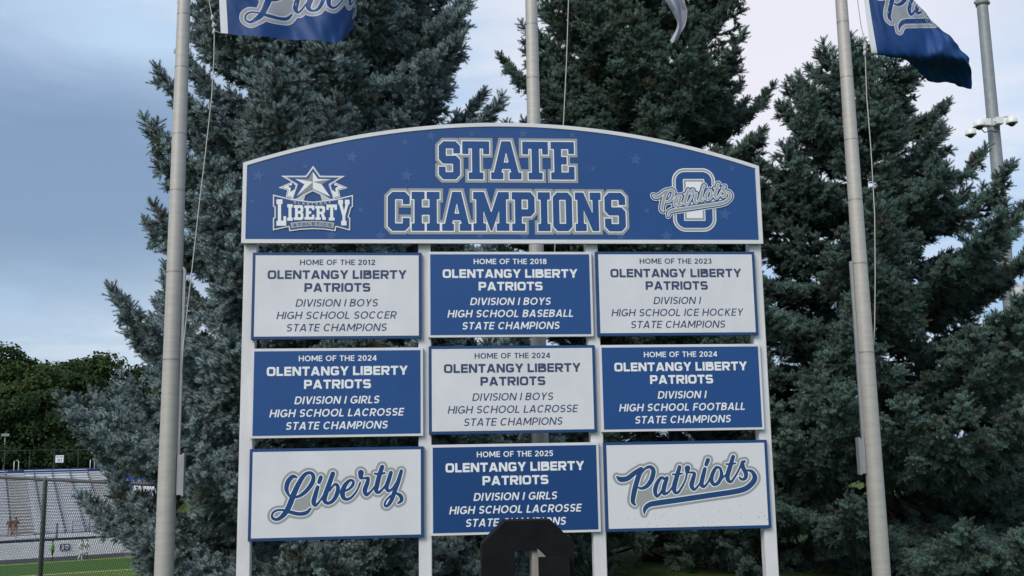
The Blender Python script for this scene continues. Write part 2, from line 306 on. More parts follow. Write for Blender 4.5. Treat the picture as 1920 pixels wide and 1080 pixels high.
# ---- script logos, traced strokes (x, y, half width)
LIB = [[(425, 288, 8), (375, 278, 20), (318, 345, 25), (302, 430, 22), (330, 500, 12), (355, 520, 9)],
 [(415, 528, 10), (470, 505, 16), (545, 445, 21), (615, 345, 23), (622, 265, 19), (580, 232, 15), (515, 262, 20), (445, 370, 26), (385, 500, 30), (335, 630, 29), (275, 730, 26), (195, 792, 16), (135, 775, 13), (135, 720, 10), (190, 683, 10), (280, 683, 10), (350, 705, 18), (450, 727, 19), (540, 712, 19), (592, 662, 9)],
 [(675, 408, 20), (648, 500, 24), (628, 585, 24), (650, 625, 14), (700, 575, 9), (745, 505, 7)], [(714, 288, 21), (694, 345, 20)],
 [(858, 245, 24), (812, 375, 25), (768, 500, 26), (758, 565, 23), (795, 598, 16), (855, 572, 18), (905, 495, 23), (920, 410, 19), (892, 368, 13), (850, 405, 9), (820, 450, 7)],
 [(1000, 450, 9), (1050, 430, 11), (1097, 380, 15), (1102, 335, 12), (1062, 325, 14), (1005, 380, 22), (975, 465, 27), (985, 530, 21), (1030, 552, 14), (1090, 520, 11), (1150, 440, 8), (1188, 350, 8)],
 [(1195, 232, 32), (1192, 285, 22)], [(1195, 300, 10), (1240, 298, 10), (1282, 300, 16), (1270, 360, 22), (1242, 445, 24), (1262, 498, 16), (1310, 460, 10), (1365, 395, 8)],
 [(1450, 162, 22), (1418, 260, 24), (1388, 380, 25), (1378, 450, 20), (1412, 468, 14), (1462, 420, 10), (1500, 370, 8)], [(1362, 243, 9), (1420, 247, 10), (1480, 237, 9)],
 [(1555, 232, 20), (1525, 330, 22), (1502, 405, 22), (1530, 452, 14), (1580, 415, 10), (1615, 360, 10)],
 [(1680, 212, 17), (1645, 330, 22), (1600, 455, 22), (1560, 565, 20), (1510, 632, 13), (1480, 618, 10), (1500, 562, 8), (1560, 505, 8), (1620, 482, 11), (1672, 512, 20), (1682, 565, 17), (1640, 598, 8)]]
PAT = [[(162, 362, 6), (210, 395, 28), (290, 383, 27), (365, 325, 25), (445, 272, 20)],
 [(452, 280, 20), (420, 350, 26), (388, 450, 27), (362, 560, 27), (350, 650, 22), (378, 694, 8)],
 [(440, 335, 10), (490, 272, 12), (550, 250, 18), (590, 295, 23), (568, 395, 25), (515, 470, 22), (455, 500, 15), (420, 492, 10)],
 [(728, 398, 14), (682, 375, 15), (632, 440, 22), (608, 530, 22), (632, 592, 15), (682, 540, 12), (722, 455, 12)],
 [(746, 380, 20), (712, 490, 24), (712, 560, 18), (762, 545, 11), (812, 480, 8)],
 [(892, 252, 20), (862, 360, 24), (832, 470, 26), (835, 535, 20), (872, 550, 13), (922, 480, 10), (962, 400, 9), (980, 320, 9)], [(812, 336, 8), (868, 338, 9), (925, 327, 8)],
 [(985, 265, 31), (978, 308, 18)], [(980, 315, 9), (1020, 315, 9), (1065, 325, 15), (1050, 390, 23), (1032, 465, 24), (1062, 514, 14), (1112, 465, 10), (1152, 400, 8)],
 [(1186, 275, 20), (1162, 370, 23), (1148, 450, 23), (1176, 480, 14), (1222, 430, 10), (1258, 350, 8)], [(1222, 170, 22), (1202, 222, 20)],
 [(1365, 265, 12), (1322, 255, 15), (1282, 315, 20), (1262, 400, 22), (1295, 455, 17), (1348, 425, 19), (1380, 345, 19), (1370, 275, 13)], [(1372, 400, 8), (1425, 345, 8)],
 [(1515, 132, 20), (1482, 240, 24), (1452, 340, 25), (1455, 400, 21), (1492, 422, 13), (1545, 350, 10), (1592, 262, 9)], [(1432, 216, 8), (1486, 220, 9), (1542, 208, 8)],
 [(1592, 262, 9), (1622, 200, 14), (1650, 186, 12)], [(1622, 195, 18), (1632, 260, 22), (1664, 328, 23), (1655, 382, 18), (1612, 395, 13), (1588, 370, 9)],
 [(1684, 287, 9), (1738, 308, 18), (1768, 380, 27), (1722, 455, 29), (1640, 510, 29), (1500, 543, 29), (1200, 587, 29), (900, 632, 29), (650, 667, 29), (545, 688, 27), (492, 735, 22), (482, 795, 5)]]
FILLS = [[[(350, 520), (640, 420), (620, 640), (400, 700)]], [[(360, 690), (420, 520), (700, 560), (1600, 400), (1700, 300), (1760, 460), (1500, 560), (520, 720)]]]
def logo_layers(strokes, levels, h=5.5, maxrun=10**6, fill=None, fk=1):
    S = [spline(s) for s in strokes]; A = np.vstack(S); mx = max(levels)+8
    xs, ys, X, Y = grid(A[:, 0].min()-40-mx, A[:, 0].max()+40+mx, A[:, 1].min()-40-mx, A[:, 1].max()+40+mx, h)
    D = sd_strokes(X, Y, S); o = []
    for k, lv in enumerate(levels):
        F = D-lv
        if fill and k < fk: F = np.minimum(F, sd_rings(X, Y, fill))
        V, FC = contour(F, xs, ys, maxrun); o.append((V, [f[::-1] for f in FC]))     # image y points down
    return o

# ------------------------------------------------------------------ materials
WHITE = mat('white_painted_board', (.66, .66, .69), .45, var=.07, vscale=3., bump=.05, bscale=25)
WPOST = mat('white_post_vinyl', (.66, .65, .67), .5, var=.10, vscale=9, bump=.12, bscale=60, stretch=(1, 1, .3))
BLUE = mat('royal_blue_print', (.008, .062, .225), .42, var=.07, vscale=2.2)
BLUE2 = mat('dark_blue_frame', (.009, .052, .17), .42, var=.08, vscale=6)
NAVY = mat('navy_letter_ink', (.035, .055, .135), .5)
LETW = mat('white_letter_vinyl', (.78, .79, .80), .45)
GREY = mat('grey_outline_ink', (.30, .315, .32), .5)
GREYL = mat('pale_grey_ink', (.52, .53, .55), .5)
GREYD = mat('mid_grey_ink', (.24, .25, .27), .5)
STARB = mat('faded_star_ink', (.032, .092, .26), .45)
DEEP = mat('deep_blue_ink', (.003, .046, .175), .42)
def speckled():
    m = mat('speckled_white_board', (.66, .66, .69), .45, bump=.05, bscale=25); t = m.node_tree; b = t.nodes['Principled BSDF']
    tcn = t.nodes.new('ShaderNodeTexCoord'); v = t.nodes.new('ShaderNodeTexVoronoi'); v.inputs['Scale'].default_value = 42; t.links.new(tcn.outputs['Object'], v.inputs['Vector'])
    n = t.nodes.new('ShaderNodeTexNoise'); n.inputs['Scale'].default_value = 5; t.links.new(tcn.outputs['Object'], n.inputs['Vector'])
    s_ = t.nodes.new('ShaderNodeSeparateXYZ'); t.links.new(tcn.outputs['Object'], s_.inputs[0])
    g = t.nodes.new('ShaderNodeMapRange'); t.links.new(s_.outputs['Z'], g.inputs[0]); g.inputs[1].default_value = 1.42; g.inputs[2].default_value = 1.02; g.inputs[3].default_value = 0; g.inputs[4].default_value = .26
    mu = t.nodes.new('ShaderNodeMath'); mu.operation = 'MULTIPLY'; t.links.new(g.outputs[0], mu.inputs[0]); t.links.new(n.outputs['Fac'], mu.inputs[1])
    lt = t.nodes.new('ShaderNodeMath'); lt.operation = 'LESS_THAN'; t.links.new(v.outputs['Distance'], lt.inputs[0]); t.links.new(mu.outputs[0], lt.inputs[1])
    mx = t.nodes.new('ShaderNodeMix'); mx.data_type = 'RGBA'; t.links.new(lt.outputs[0], mx.inputs[0]); mx.inputs[6].default_value = (.66, .66, .69, 1); mx.inputs[7].default_value = (.25, .24, .23, 1)
    t.links.new(mx.outputs[2], b.inputs['Base Color']); return m
SPECK = speckled()

# ------------------------------------------------------------------ terrain
def smooth(t): t = np.clip(t, 0, 1); return t*t*(3-2*t)
def height(x, y):
    dx, dy = x-CAM[0], y-CAM[1]; r = np.hypot(dx, dy); az = np.degrees(np.arctan2(dx, dy))
    left = smooth((-az-10)/4.5)*smooth((110+az)/25)
    z = -7.6*smooth((r-12.5)/22)*left
    return z + np.where(r > 300, 0, 0)
rs = np.concatenate([np.linspace(0, 60, 90), np.geomspace(62, 1600, 40)]); azs = np.radians(np.linspace(-180, 180, 361))
V = []; Fc = []
for r_ in rs:
    for a in azs[:-1]:
        x, y = CAM[0]+r_*math.sin(a), CAM[1]+r_*math.cos(a); V.append((x, y, float(height(x, y))))
n = 360
for i in range(len(rs)-1):
    for k in range(n): Fc.append((i*n+k, i*n+(k+1) % n, (i+1)*n+(k+1) % n, (i+1)*n+k))
GRASS = mat('lawn_grass', (.075, .115, .03), .9, col2=(.04, .07, .018), vscale=3, bump=.6, bscale=30, spec=.1)
g = MB(); g.add(V, [f[::-1] for f in Fc]); go = recalc(g.build('ground', GRASS, smooth=True)); tag(go, kind='structure')
if go.data.polygons[5000].normal.z < 0: go.data.flip_normals()

# stadium frame: origin on the field below the stand, u along the benches, v up the slope
SO = Vector(atz(98, 1047, -7.6)); AZR = R(-24); vdir = Vector((math.sin(AZR), math.cos(AZR), 0)); udir = Vector((math.cos(AZR), -math.sin(AZR), 0))
def st(u, v, z): return SO+udir*u+vdir*v+Vector((0, 0, z))
def sbox(mb, u0, u1, v0, v1, z0, z1, mi=0):
    vs = [st(u, v, z) for u in (u0, u1) for v in (v0, v1) for z in (z0, z1)]
    mb.add(vs, [(0, 1, 3, 2), (4, 6, 7, 5), (0, 4, 5, 1), (2, 3, 7, 6), (0, 2, 6, 4), (1, 5, 7, 3)], mi)
TURF = mat('field_turf', (.15, .21, .035), .9, col2=(.10, .155, .03), vscale=.25, spec=.1)
TURF2 = mat('field_turf_dark', (.075, .15, .03), .9, col2=(.06, .125, .028), vscale=.6, spec=.1)
m = MB(); m.add([st(-70, -60, .02), st(60, -60, .02), st(60, -2.5, .02), st(-70, -2.5, .02)], [(0, 1, 2, 3)]); tag(m.build('field', TURF), kind='structure')
m = MB(); m.add([st(-1, -12, .03), st(60, -17, .03), st(60, -4.2, .03), st(-70, -4.2, .03), st(-70, -6.5, .03)], [(0, 1, 2, 3, 4)]); tag(m.build('field_stripe', TURF2), kind='structure')
m = MB(); m.add([st(-70, -2.5, .04), st(60, -2.5, .04), st(60, 60, .04), st(-70, 60, .04)], [(0, 1, 2, 3)]); tag(m.build('running_track', mat('track_rubber', (.035, .036, .045), .9, var=.2, vscale=1)), kind='structure')
m = MB()
m.add([st(-70, -4.1, .045), st(60, -4.1, .045), st(60, -3.9, .045), st(-70, -3.9, .045)], [(0, 1, 2, 3)])
m.add([st(-4, -13.2, .045), st(60, -18, .045), st(60, -17.6, .045), st(-4, -12.9, .045)], [(0, 1, 2, 3)])
tag(m.build('field_line', mat('field_line_paint', (.55, .55, .30), .8)), kind='structure')

# ------------------------------------------------------------------ champions sign
SX = -.5
sign = tag(empty('champions_sign', (0, .05, 0)), 'large blue and white arched high school state champions sign board on four white posts', 'sign')
def sP(q): return tuple(q)
def post(x0, x1):
    m = MB(); y0, y1, zt = -.03, .06, 3.62
    m.box(x0, x1, y0, y1, 0, zt, 0, .004); return m.build('post', WPOST, sign)
for a, b in ((-1.937, -1.845), (-.674, -.582), (.576, .668), (1.837, 1.929)): post(a, b)
ARC = lambda x: 3.996-.086*x*x
HX0, HX1, HZ0 = -1.945, 1.925, 3.077
def arch_poly(ins, n=48):
    xs = np.linspace(HX0+ins, HX1-ins, n); return [(x, ARC(x)-ins*1.02) for x in xs[::-1]]+[(HX0+ins, HZ0+ins), (HX1-ins, HZ0+ins)]
def prism(mb, P, y0, y1, mi=0, back=True):          # P counter-clockwise seen from -y
    P = [tuple(q) for q in ccw(P)]; n_ = len(P)
    vs = [(x, y0, z) for x, z in P]+[(x, y1, z) for x, z in P]
    fs = [tuple(range(n_))]+[(i, i+n_, (i+1) % n_+n_, (i+1) % n_) for i in range(n_)]
    if back: fs.append(tuple(range(n_, 2*n_))[::-1])
    mb.add(vs, fs, mi)
m = MB(); prism(m, arch_poly(0), -.075, -.035); header = m.build('header_board', WHITE, sign)
m = MB(); prism(m, arch_poly(.027), -.0765, -.070); hf = m.build('header_face', BLUE, header)
m = MB()                                # raised white edging round the arch
P0, P1 = [ccw(arch_poly(i)) for i in (-.004, .024)]; n_ = len(P0)
vs = [(x, -.083, z) for x, z in P0]+[(x, -.083, z) for x, z in P1]+[(x, -.072, z) for x, z in P0]+[(x, -.072, z) for x, z in P1]
fs = []
for i in range(n_):
    j = (i+1) % n_; fs += [(i, j, n_+j, n_+i), (2*n_+j, 2*n_+i, 3*n_+i, 3*n_+j), (i, 2*n_+i, 2*n_+j, j), (n_+i, n_+j, 3*n_+j, 3*n_+i)]
m.add(vs, fs); recalc(m.build('edging', WHITE, header))
FY = -.0785                             # front of header print layers
def hp(px_, py_): q = at(px_, py_, FY+.05); return (q[0], q[2])
def hfn(off): return lambda x, z: (x, FY-off, z)
# block lettering
def block_rows(rows, name):
    rings = []
    for ch, xa, xb, ya, yb in rows:
        x0_, z1_ = hp(xa, ya); x1_, z0_ = hp(xb, yb); rings.append(slab(ch, x0_, x1_, z0_, z1_))
    mb = MB()
    for k, (off, mi) in enumerate(((.026, 1), (.0080, 2), (0, 0))):
        allr = []; 
        for gl in rings: allr.append([miter(r_, off) if off else r_ for r_ in gl])
        A = np.vstack([r_ for gl in allr for r_ in gl]); xs, ys, X, Y = grid(A[:, 0].min()-.01, A[:, 0].max()+.01, A[:, 1].min()-.01, A[:, 1].max()+.01, .0042 if k else .0035)
        D = np.full(X.shape, 1e9)
        for gl, base in zip(allr, rings):
            bx = gl[0]; sel = (xs > bx[:, 0].min()-.012) & (xs < bx[:, 0].max()+.012); i0, i1 = np.nonzero(sel)[0][[0, -1]]
            sub = np.s_[:, i0:i1+1]
            d = sd_rings(X[sub], Y[sub], [gl[0]])
            for hole in gl[1:]:
                if off < .02: d = np.maximum(d, -sd_rings(X[sub], Y[sub], [hole]))
            D[sub] = np.minimum(D[sub], d)
        if k == 0: D = D
        V, FC = contour(D, xs, ys); sheet(mb, V, FC, hfn(.0006+.0006*k), mi)
    return mb.build(name, [BLUE, GREY, LETW], header)
block_rows([('S', 822.5, 863, 264.7, 336.5), ('T', 866.6, 918, 264.7, 336.5), ('A', 920, 978, 264.7, 336.5), ('T', 979, 1028.5, 265.5, 337), ('E', 1032, 1077.6, 266, 337)], 'block_lettering')
block_rows([('C', 727, 768.3, 359.5, 433), ('H', 771.8, 824.6, 359.5, 433), ('A', 828.7, 884.2, 359.5, 433), ('M', 887, 955.2, 359.8, 433), ('P', 959.3, 1003.4, 360.3, 433.3), ('I', 1008, 1032.4, 360.5, 433.5), ('O', 1036, 1073.8, 361, 433.5), ('N', 1077.6, 1128, 361, 433.5), ('S', 1132.6, 1174, 361.3, 434)], 'block_lettering')
def star_pts(cx_, cy_, r_, rot_=0, inner=.42): return [(cx_+(r_ if k % 2 == 0 else r_*inner)*math.sin(R(rot_)+k*math.pi/5), cy_-(r_ if k % 2 == 0 else r_*inner)*math.cos(R(rot_)+k*math.pi/5)) for k in range(10)]
for x, y, r_, ro in ((660, 294, 14, 12), (759, 267, 8, 8), (763, 329, 14, 6), (484, 330, 14, 8), (572, 312, 7, 5), (473, 378, 7, 5), (677, 394, 8.5, 8), (714, 443, 14, 0), (622, 442, 14, 3), (808, 255, 10, 5), (884, 251, 8, 0),
                    (981, 251, 11, 0), (1073, 253, 9, 0), (1192, 299, 13.5, 5), (1112, 316, 8, 6), (1373, 316, 8, 0), (1359, 402, 14, 6), (1213, 395, 8, 5), (1250, 443, 13.5, 0), (1164, 444, 11, 10), (900, 441, 12, 6), (983, 443, 11, -6), (505, 448, 6, 0), (1322, 448, 5, 0)):
    P = [hp(*q) for q in star_pts(x, y, r_, ro)]; cl = []
    P = [(px_, min(max(pz_, HZ0+.03), ARC(px_)-.031)) for px_, pz_ in P]
    m = MB(); c = hp(x, y); P = ccw(P); mi = len(P); m.add([hfn(.0002)(*q) for q in P]+[hfn(.0002)(*c)], [(i, (i+1) % mi, mi) for i in range(mi)]); m.build('star', STARB, header)
# left emblem (coordinates of an enlarged crop mapped back to the board)
def e1(x, y): return hp(490+x/7.2, 300+y/7.2)
def e2(x, y): return hp(1200+x/7.2, 300+y/7.2)
def fillpoly(mb, P, fn, off, mi):
    P = [fn(*q) for q in P]
    bm = bmesh.new(); vs_ = [bm.verts.new((x, FY-off, z)) for x, z in ccw(P)]; bm.faces.new(vs_); bmesh.ops.triangulate(bm, faces=bm.faces[:]); mb.bm(bm, mi)
def areafill(mb, P, fn, off, mi, insets=(0,), h=4.):
    P = ccw(P); xs, ys, X, Y = grid(P[:, 0].min()-6, P[:, 0].max()+6, P[:, 1].min()-6, P[:, 1].max()+6, h); D = sd_rings(X, Y, [P])
    for k, (ins, m_) in enumerate(insets):
        V, FC = contour(D+ins, xs, ys); mb.add([(fn(x, y)[0], FY-off-.0005*k, fn(x, y)[1]) for x, y in V], [f[::-1] for f in FC], m_)
def rings_to(mb, P, fn, offs, base=0.0012): areafill(mb, P, fn, base, 0, offs)
m = MB()   # materials: 0 white, 1 grey, 2 blue, 3 pale grey, 4 mid grey, 5 navy
wing = [(232, 374), (410, 296), (560, 330), (470, 525), (330, 500), (352, 408)]
for mir in (False, True):
    f_ = (lambda q: (1397-q[0], q[1]+2)) if mir else (lambda q: q)
    rings_to(m, [f_(q) for q in wing], e1, ((0, 0), (9, 1), (18, 0)), .0004+.0001*mir)
    areafill(m, [f_(q) for q in star_pts(432, 368, 78, -4, .45)], e1, .0020+.0001*mir, 2, ((0, 2),))
bigs = [(700, 80), (795, 214), (1130, 217), (930, 335), (1000, 545), (820, 545), (795, 470), (697, 420), (600, 470), (575, 545), (400, 545), (470, 335), (265, 214), (602, 214)]
rings_to(m, bigs, e1, ((0, 0), (9, 3), (22, 2)), .0026)
areafill(m, [(697, 425), (800, 475), (825, 553), (965, 548), (830, 460), (697, 395), (565, 460), (437, 548), (572, 553), (598, 475)], e1, .0042, 3, ((0, 3),))
outer = [(697, 160), (945, 262), (930, 497), (478, 490), (455, 257)]; inner = [(765, 258), (815, 330), (697, 388), (582, 330), (632, 258)]; cen = (697, 297)
for k in range(5):
    o_ = outer[k]; fillpoly(m, [cen, inner[k-1], o_], e1, .0048, 4 if k in (0, 1, 3) and k != 1 else (4 if k == 3 else 0)); fillpoly(m, [cen, o_, inner[k]], e1, .0048, 0 if k == 0 else 4 if k in (1,) else (4 if k == 4 else 0))
ban = [(158, 468), (400, 528), (697, 560), (990, 528), (1238, 474), (1236, 640), (1188, 760), (1200, 775), (1198, 955), (1005, 905), (1000, 962), (850, 940), (697, 935), (540, 942), (380, 966), (370, 908), (158, 950), (158, 790), (180, 780), (180, 640), (158, 630)]
ban = [(158, 468), (410, 530), (697, 566), (985, 532), (1238, 474), (1237, 636), (1215, 645), (1180, 770), (1200, 780), (1200, 955), (1010, 905), (1003, 962), (850, 940), (697, 934), (540, 942), (380, 964), (370, 906), (158, 952), (158, 785), (180, 775), (180, 640), (158, 630)]
rings_to(m, ban, e1, ((0, 0), (11, 1), (19, 2)), .0052)
tab = [(395, 850), (560, 832), (697, 826), (840, 832), (985, 850), (972, 920), (840, 900), (697, 893), (560, 900), (408, 920)]
rings_to(m, tab, e1, ((0, 3), (7, 1)), .0070)
def e1fn(off): return lambda x, y: (e1(x, y)[0], FY-off, e1(x, y)[1])
for ch, x0_, x1_, y0_, y1_, ar in (('L', 206, 338, 535, 890, 0), ('I', 352, 426, 600, 824, 0), ('B', 440, 570, 612, 814, 0), ('E', 584, 718, 618, 808, 0), ('R', 730, 872, 622, 812, 0), ('T', 880, 1022, 604, 820, 0), ('Y', 1038, 1192, 540, 886, 0)):
    gl = slab(ch, x0_, x1_, -y1_, -y0_); A = gl[0]; xs, ys, X, Y = grid(A[:, 0].min()-6, A[:, 0].max()+6, A[:, 1].min()-6, A[:, 1].max()+6, 4.)
    D = sd_rings(X, Y, [gl[0]])
    for hole in gl[1:]: D = np.maximum(D, -sd_rings(X, Y, [hole]))
    V, FC = contour(D, xs, ys); m.add([e1fn(.0082)(x, -y) for x, y in V], FC, 0)
SM = glyphs(.2, 3.5, {'*': .85, 'I': .2})
text(m, 'OLENTANGY', SM, 690, -598, 32, width=500, fn=lambda x, y: e1fn(.0084)(x, -y-((x-690)/250)**2*-22*-1 if False else -y+(-((x-690)/250)**2*24+14)), mi=3, gap=.75)
text(m, 'ATHLETICS', SM, 690, -893, 40, width=510, fn=lambda x, y: e1fn(.0084)(x, -y+((x-690)/250)**2*18-8), mi=5, gap=.5)
m.build('star_emblem', [LETW, GREY, BLUE, GREYL, GREYD, NAVY], header)
# right emblem: block O crossed by script lettering
m = MB()
xs, ys, X, Y = grid(400, 1060, 90, 990, 6.)
sk_ = (Y-540)/430*14; Xc = X-730-sk_
def rrect(hw, hh, rr): return np.hypot(np.maximum(np.abs(Xc)-hw+rr, 0), np.maximum(np.abs(Y-540)-hh+rr, 0))+np.minimum(np.maximum(np.abs(Xc)-hw+rr, np.abs(Y-540)-hh+rr), 0)-rr
O1 = rrect(292, 428, 175)
e2fn = lambda off: (lambda x, y: (e2(x, y)[0], FY-off, e2(x, y)[1]))
for k, (lv, mi) in enumerate(((0, 0), (13, 1), (39, 0), (50, 2))):
    V, FC = contour(O1+lv, xs, ys); m.add([e2fn(.0006+.0006*k)(*q) for q in V], [f[::-1] for f in FC], mi)
for k, (hw, hh, mi) in enumerate(((144, 282, 0), (133, 271, 1), (108, 246, 0))):
    V, FC = contour(rrect(hw, hh, 2), xs, ys); m.add([e2fn(.0032+.0006*k)(*q) for q in V], [f[::-1] for f in FC], mi)
pm = lambda x, y: (175+(x-165)*.649, 480+(y-365)*.649)
for k, ((V, FC), mi) in enumerate(zip(logo_layers(PAT, (54, 40, 13, 0), 6.5), (0, 2, 0, 1))):
    m.add([e2fn(.0050+.0007*k)(*pm(*q)) for q in V], FC, mi)
m.build('letter_emblem', [LETW, GREY, BLUE], header)

# nine panels
COLX = {0: None}
PANELS = {(0, 0): (-1.868, 3.007), (0, 1): (-.605, 3.013), (0, 2): (.643, 3.015), (1, 0): (-1.860, 2.307), (1, 1): (-.600, 2.315), (1, 2): (.650, 2.314), (2, 0): (-1.857, 1.599), (2, 1): (-.593, 1.607), (2, 2): (.661, 1.605)}
TXT = {(0, 0): ('2012', 'DIVISION I BOYS', 'HIGH SCHOOL SOCCER'), (0, 1): ('2018', 'DIVISION I BOYS', 'HIGH SCHOOL BASEBALL'), (0, 2): ('2023', 'DIVISION I', 'HIGH SCHOOL ICE HOCKEY'),
       (1, 0): ('2024', 'DIVISION I GIRLS', 'HIGH SCHOOL LACROSSE'), (1, 1): ('2024', 'DIVISION I BOYS', 'HIGH SCHOOL LACROSSE'), (1, 2): ('2024', 'DIVISION I', 'HIGH SCHOOL FOOTBALL'),
       (2, 1): ('2025', 'DIVISION I GIRLS', 'HIGH SCHOOL LACROSSE')}
PW, PH = 1.219, .635
SCL = {}
for (r_, c_), (x0_, z1_) in PANELS.items():
    white = (r_+c_) % 2 == 0
    if (r_, c_) == (2, 2): white = True
    if (r_, c_) == (2, 0): white = True
    m = MB(); m.box(x0_, x0_+PW, -.063, -.034, z1_-PH, z1_, 0, .002); pn = m.build('panel', BLUE2 if white else WHITE, sign)
    fr = .0215 if white else .019
    m = MB(); m.box(x0_+fr, x0_+PW-fr, -.0655, -.062, z1_-PH+fr, z1_-fr)
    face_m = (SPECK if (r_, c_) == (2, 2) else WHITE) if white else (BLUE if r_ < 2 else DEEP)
    m.build('panel_face', face_m, pn)
    if (r_, c_) in TXT:
        y_, l4, l5 = TXT[(r_, c_)]; m = MB(); cx_ = x0_+PW/2; fn = lambda x, z: (x, -.0665, z); zt = lambda v: z1_-v/254
        GG = SANSL if white else SANS
        a = text(m, 'HOME OF THE '+y_, GG if not white else SANS, cx_, zt(23.7), .0405, width=.541 if not SCL else None, scale=SCL.get('a'), fn=fn); SCL.setdefault('a', a)
        b = text(m, 'OLENTANGY LIBERTY', WIDE, cx_, zt(49.8), .0645, width=1.0, fn=fn, gap=.10, space=.34)
        text(m, 'PATRIOTS', WIDE, cx_, zt(73.8), .0645, scale=b, fn=fn, gap=.10)
        for k, s_ in enumerate((l4, l5, 'STATE CHAMPIONS')):
            a = text(m, s_, GG, cx_, zt((101.2, 124.1, 146.8)[k]), .0545, width=.585 if 'i' not in SCL else None, scale=SCL.get('i'), slant=.2, fn=fn); SCL.setdefault('i', a)
        m.build('lettering', NAVY if white else LETW, pn)
for (r_, c_), strokes, ox, oy, sc_, lv in (((2, 0), LIB, 490, 850, 6.4, (45, 15, 4)), ((2, 2), PAT, 1130, 835, 6.1935, (41, 13, 2.5))):
    pn = [o for o in sign.children if o.name.startswith('panel')][3*r_+c_]
    fill = [[(350, 520), (640, 420), (620, 640), (400, 700)]] if strokes is LIB else [[(360, 690), (420, 520), (700, 560), (1600, 400), (1700, 300), (1760, 460), (1500, 560), (520, 720)]]
    m = MB()
    for k, ((V, FC), mi) in enumerate(zip(logo_layers(strokes, lv, 4.5, fill=fill), (1, 2, 0))):
        vs = []
        for x, y in V: q = at(ox+x/sc_, oy+y/sc_, -.0165); vs.append((q[0], -.0662-.0006*k, q[2]))
        m.add(vs, FC, mi)
    m.build('script_lettering', [DEEP if strokes is LIB else BLUE2, GREY, LETW], pn)

# ------------------------------------------------------------------ black block letter in front of the sign
BLK = mat('matt_black_paint', (.008, .008, .010), .75, var=.4, vscale=6, bump=.2, bscale=80, spec=.12)
STEEL = mat('grey_inner_steel', (.30, .29, .27), .6, var=.15, vscale=15)
YL = -1.45
def lq(x, y): q = at(x, y, YL); return (q[0], q[2])
x0_, zt_ = lq(903, 978); x1_, _z = lq(1075, 978); zc = lq(903, 1021)[1]
lt_ = tag(empty('block_letter', ((x0_+x1_)/2, YL, 0)), 'black octagonal block letter standing in front of the bottom middle panel', 'letter sculpture')
def LX(x): return x-(x0_+x1_)/2
ch_ = lq(948, 974)[0]-x0_; hw_ = (x1_-x0_)/2; hxi = lq(965, 1033); hxr = lq(1012, 1033)[0]
out_p = [(x0_, 0.12), (x0_+ch_, 0), (x1_-ch_, 0), (x1_, .12), (x1_, zc), (x1_-ch_*.95, zt_), (x0_+ch_, zt_), (x0_, zc)]
m = MB(); n_ = 8
hole = [(hxi[0], .28), (hxr, .28), (hxr, hxi[1]), (hxi[0], hxi[1])]
DEP = .16
bm = bmesh.new()
def loopv(P, y): return [bm.verts.new((LX(x), y, z)) for x, z in P]
for y in (0, DEP):
    a = loopv(out_p, y); b = loopv(hole, y)
    ed = [bm.edges.new((a[i], a[(i+1) % 8])) for i in range(8)]+[bm.edges.new((b[i], b[(i+1) % 4])) for i in range(4)]
    bmesh.ops.triangle_fill(bm, edges=ed, use_beauty=True)
    if y == 0: A0, B0 = a, b
    else:
        for i in range(8): bm.faces.new((A0[i], A0[(i+1) % 8], a[(i+1) % 8], a[i]))
        for i in range(4): bm.faces.new((B0[i], B0[(i+1) % 4], b[(i+1) % 4], b[i]))
bmesh.ops.recalc_face_normals(bm, faces=bm.faces[:]); m.bm(bm, 0); m.build('letter_body', BLK, lt_)
hz = lq(1003, 1043)[1]
m = MB(); m.box(LX(hxr)-.010, LX(lq(1066, 1043)[0]), -.055, -.001, .30, hz, 0, .003); m.build('front_plate', BLK, lt_)
m = MB(); m.box(LX(lq(998, 1033)[0]), LX(hxr)-.0005, .02, DEP-.01, .2805, hxi[1]-.001); m.build('inner_bracket', STEEL, lt_)
m = MB(); prism(m, [(LX(hxr)-.016, hz+.001), (LX(hxr)+.030, hz+.001), (LX(hxr)-.008, hxi[1]+.006), (LX(hxr)-.016, hxi[1]+.006)], -.05, -.0015); m.build('plate_cap', mat('dark_cap_steel', (.20, .195, .185), .6), lt_)

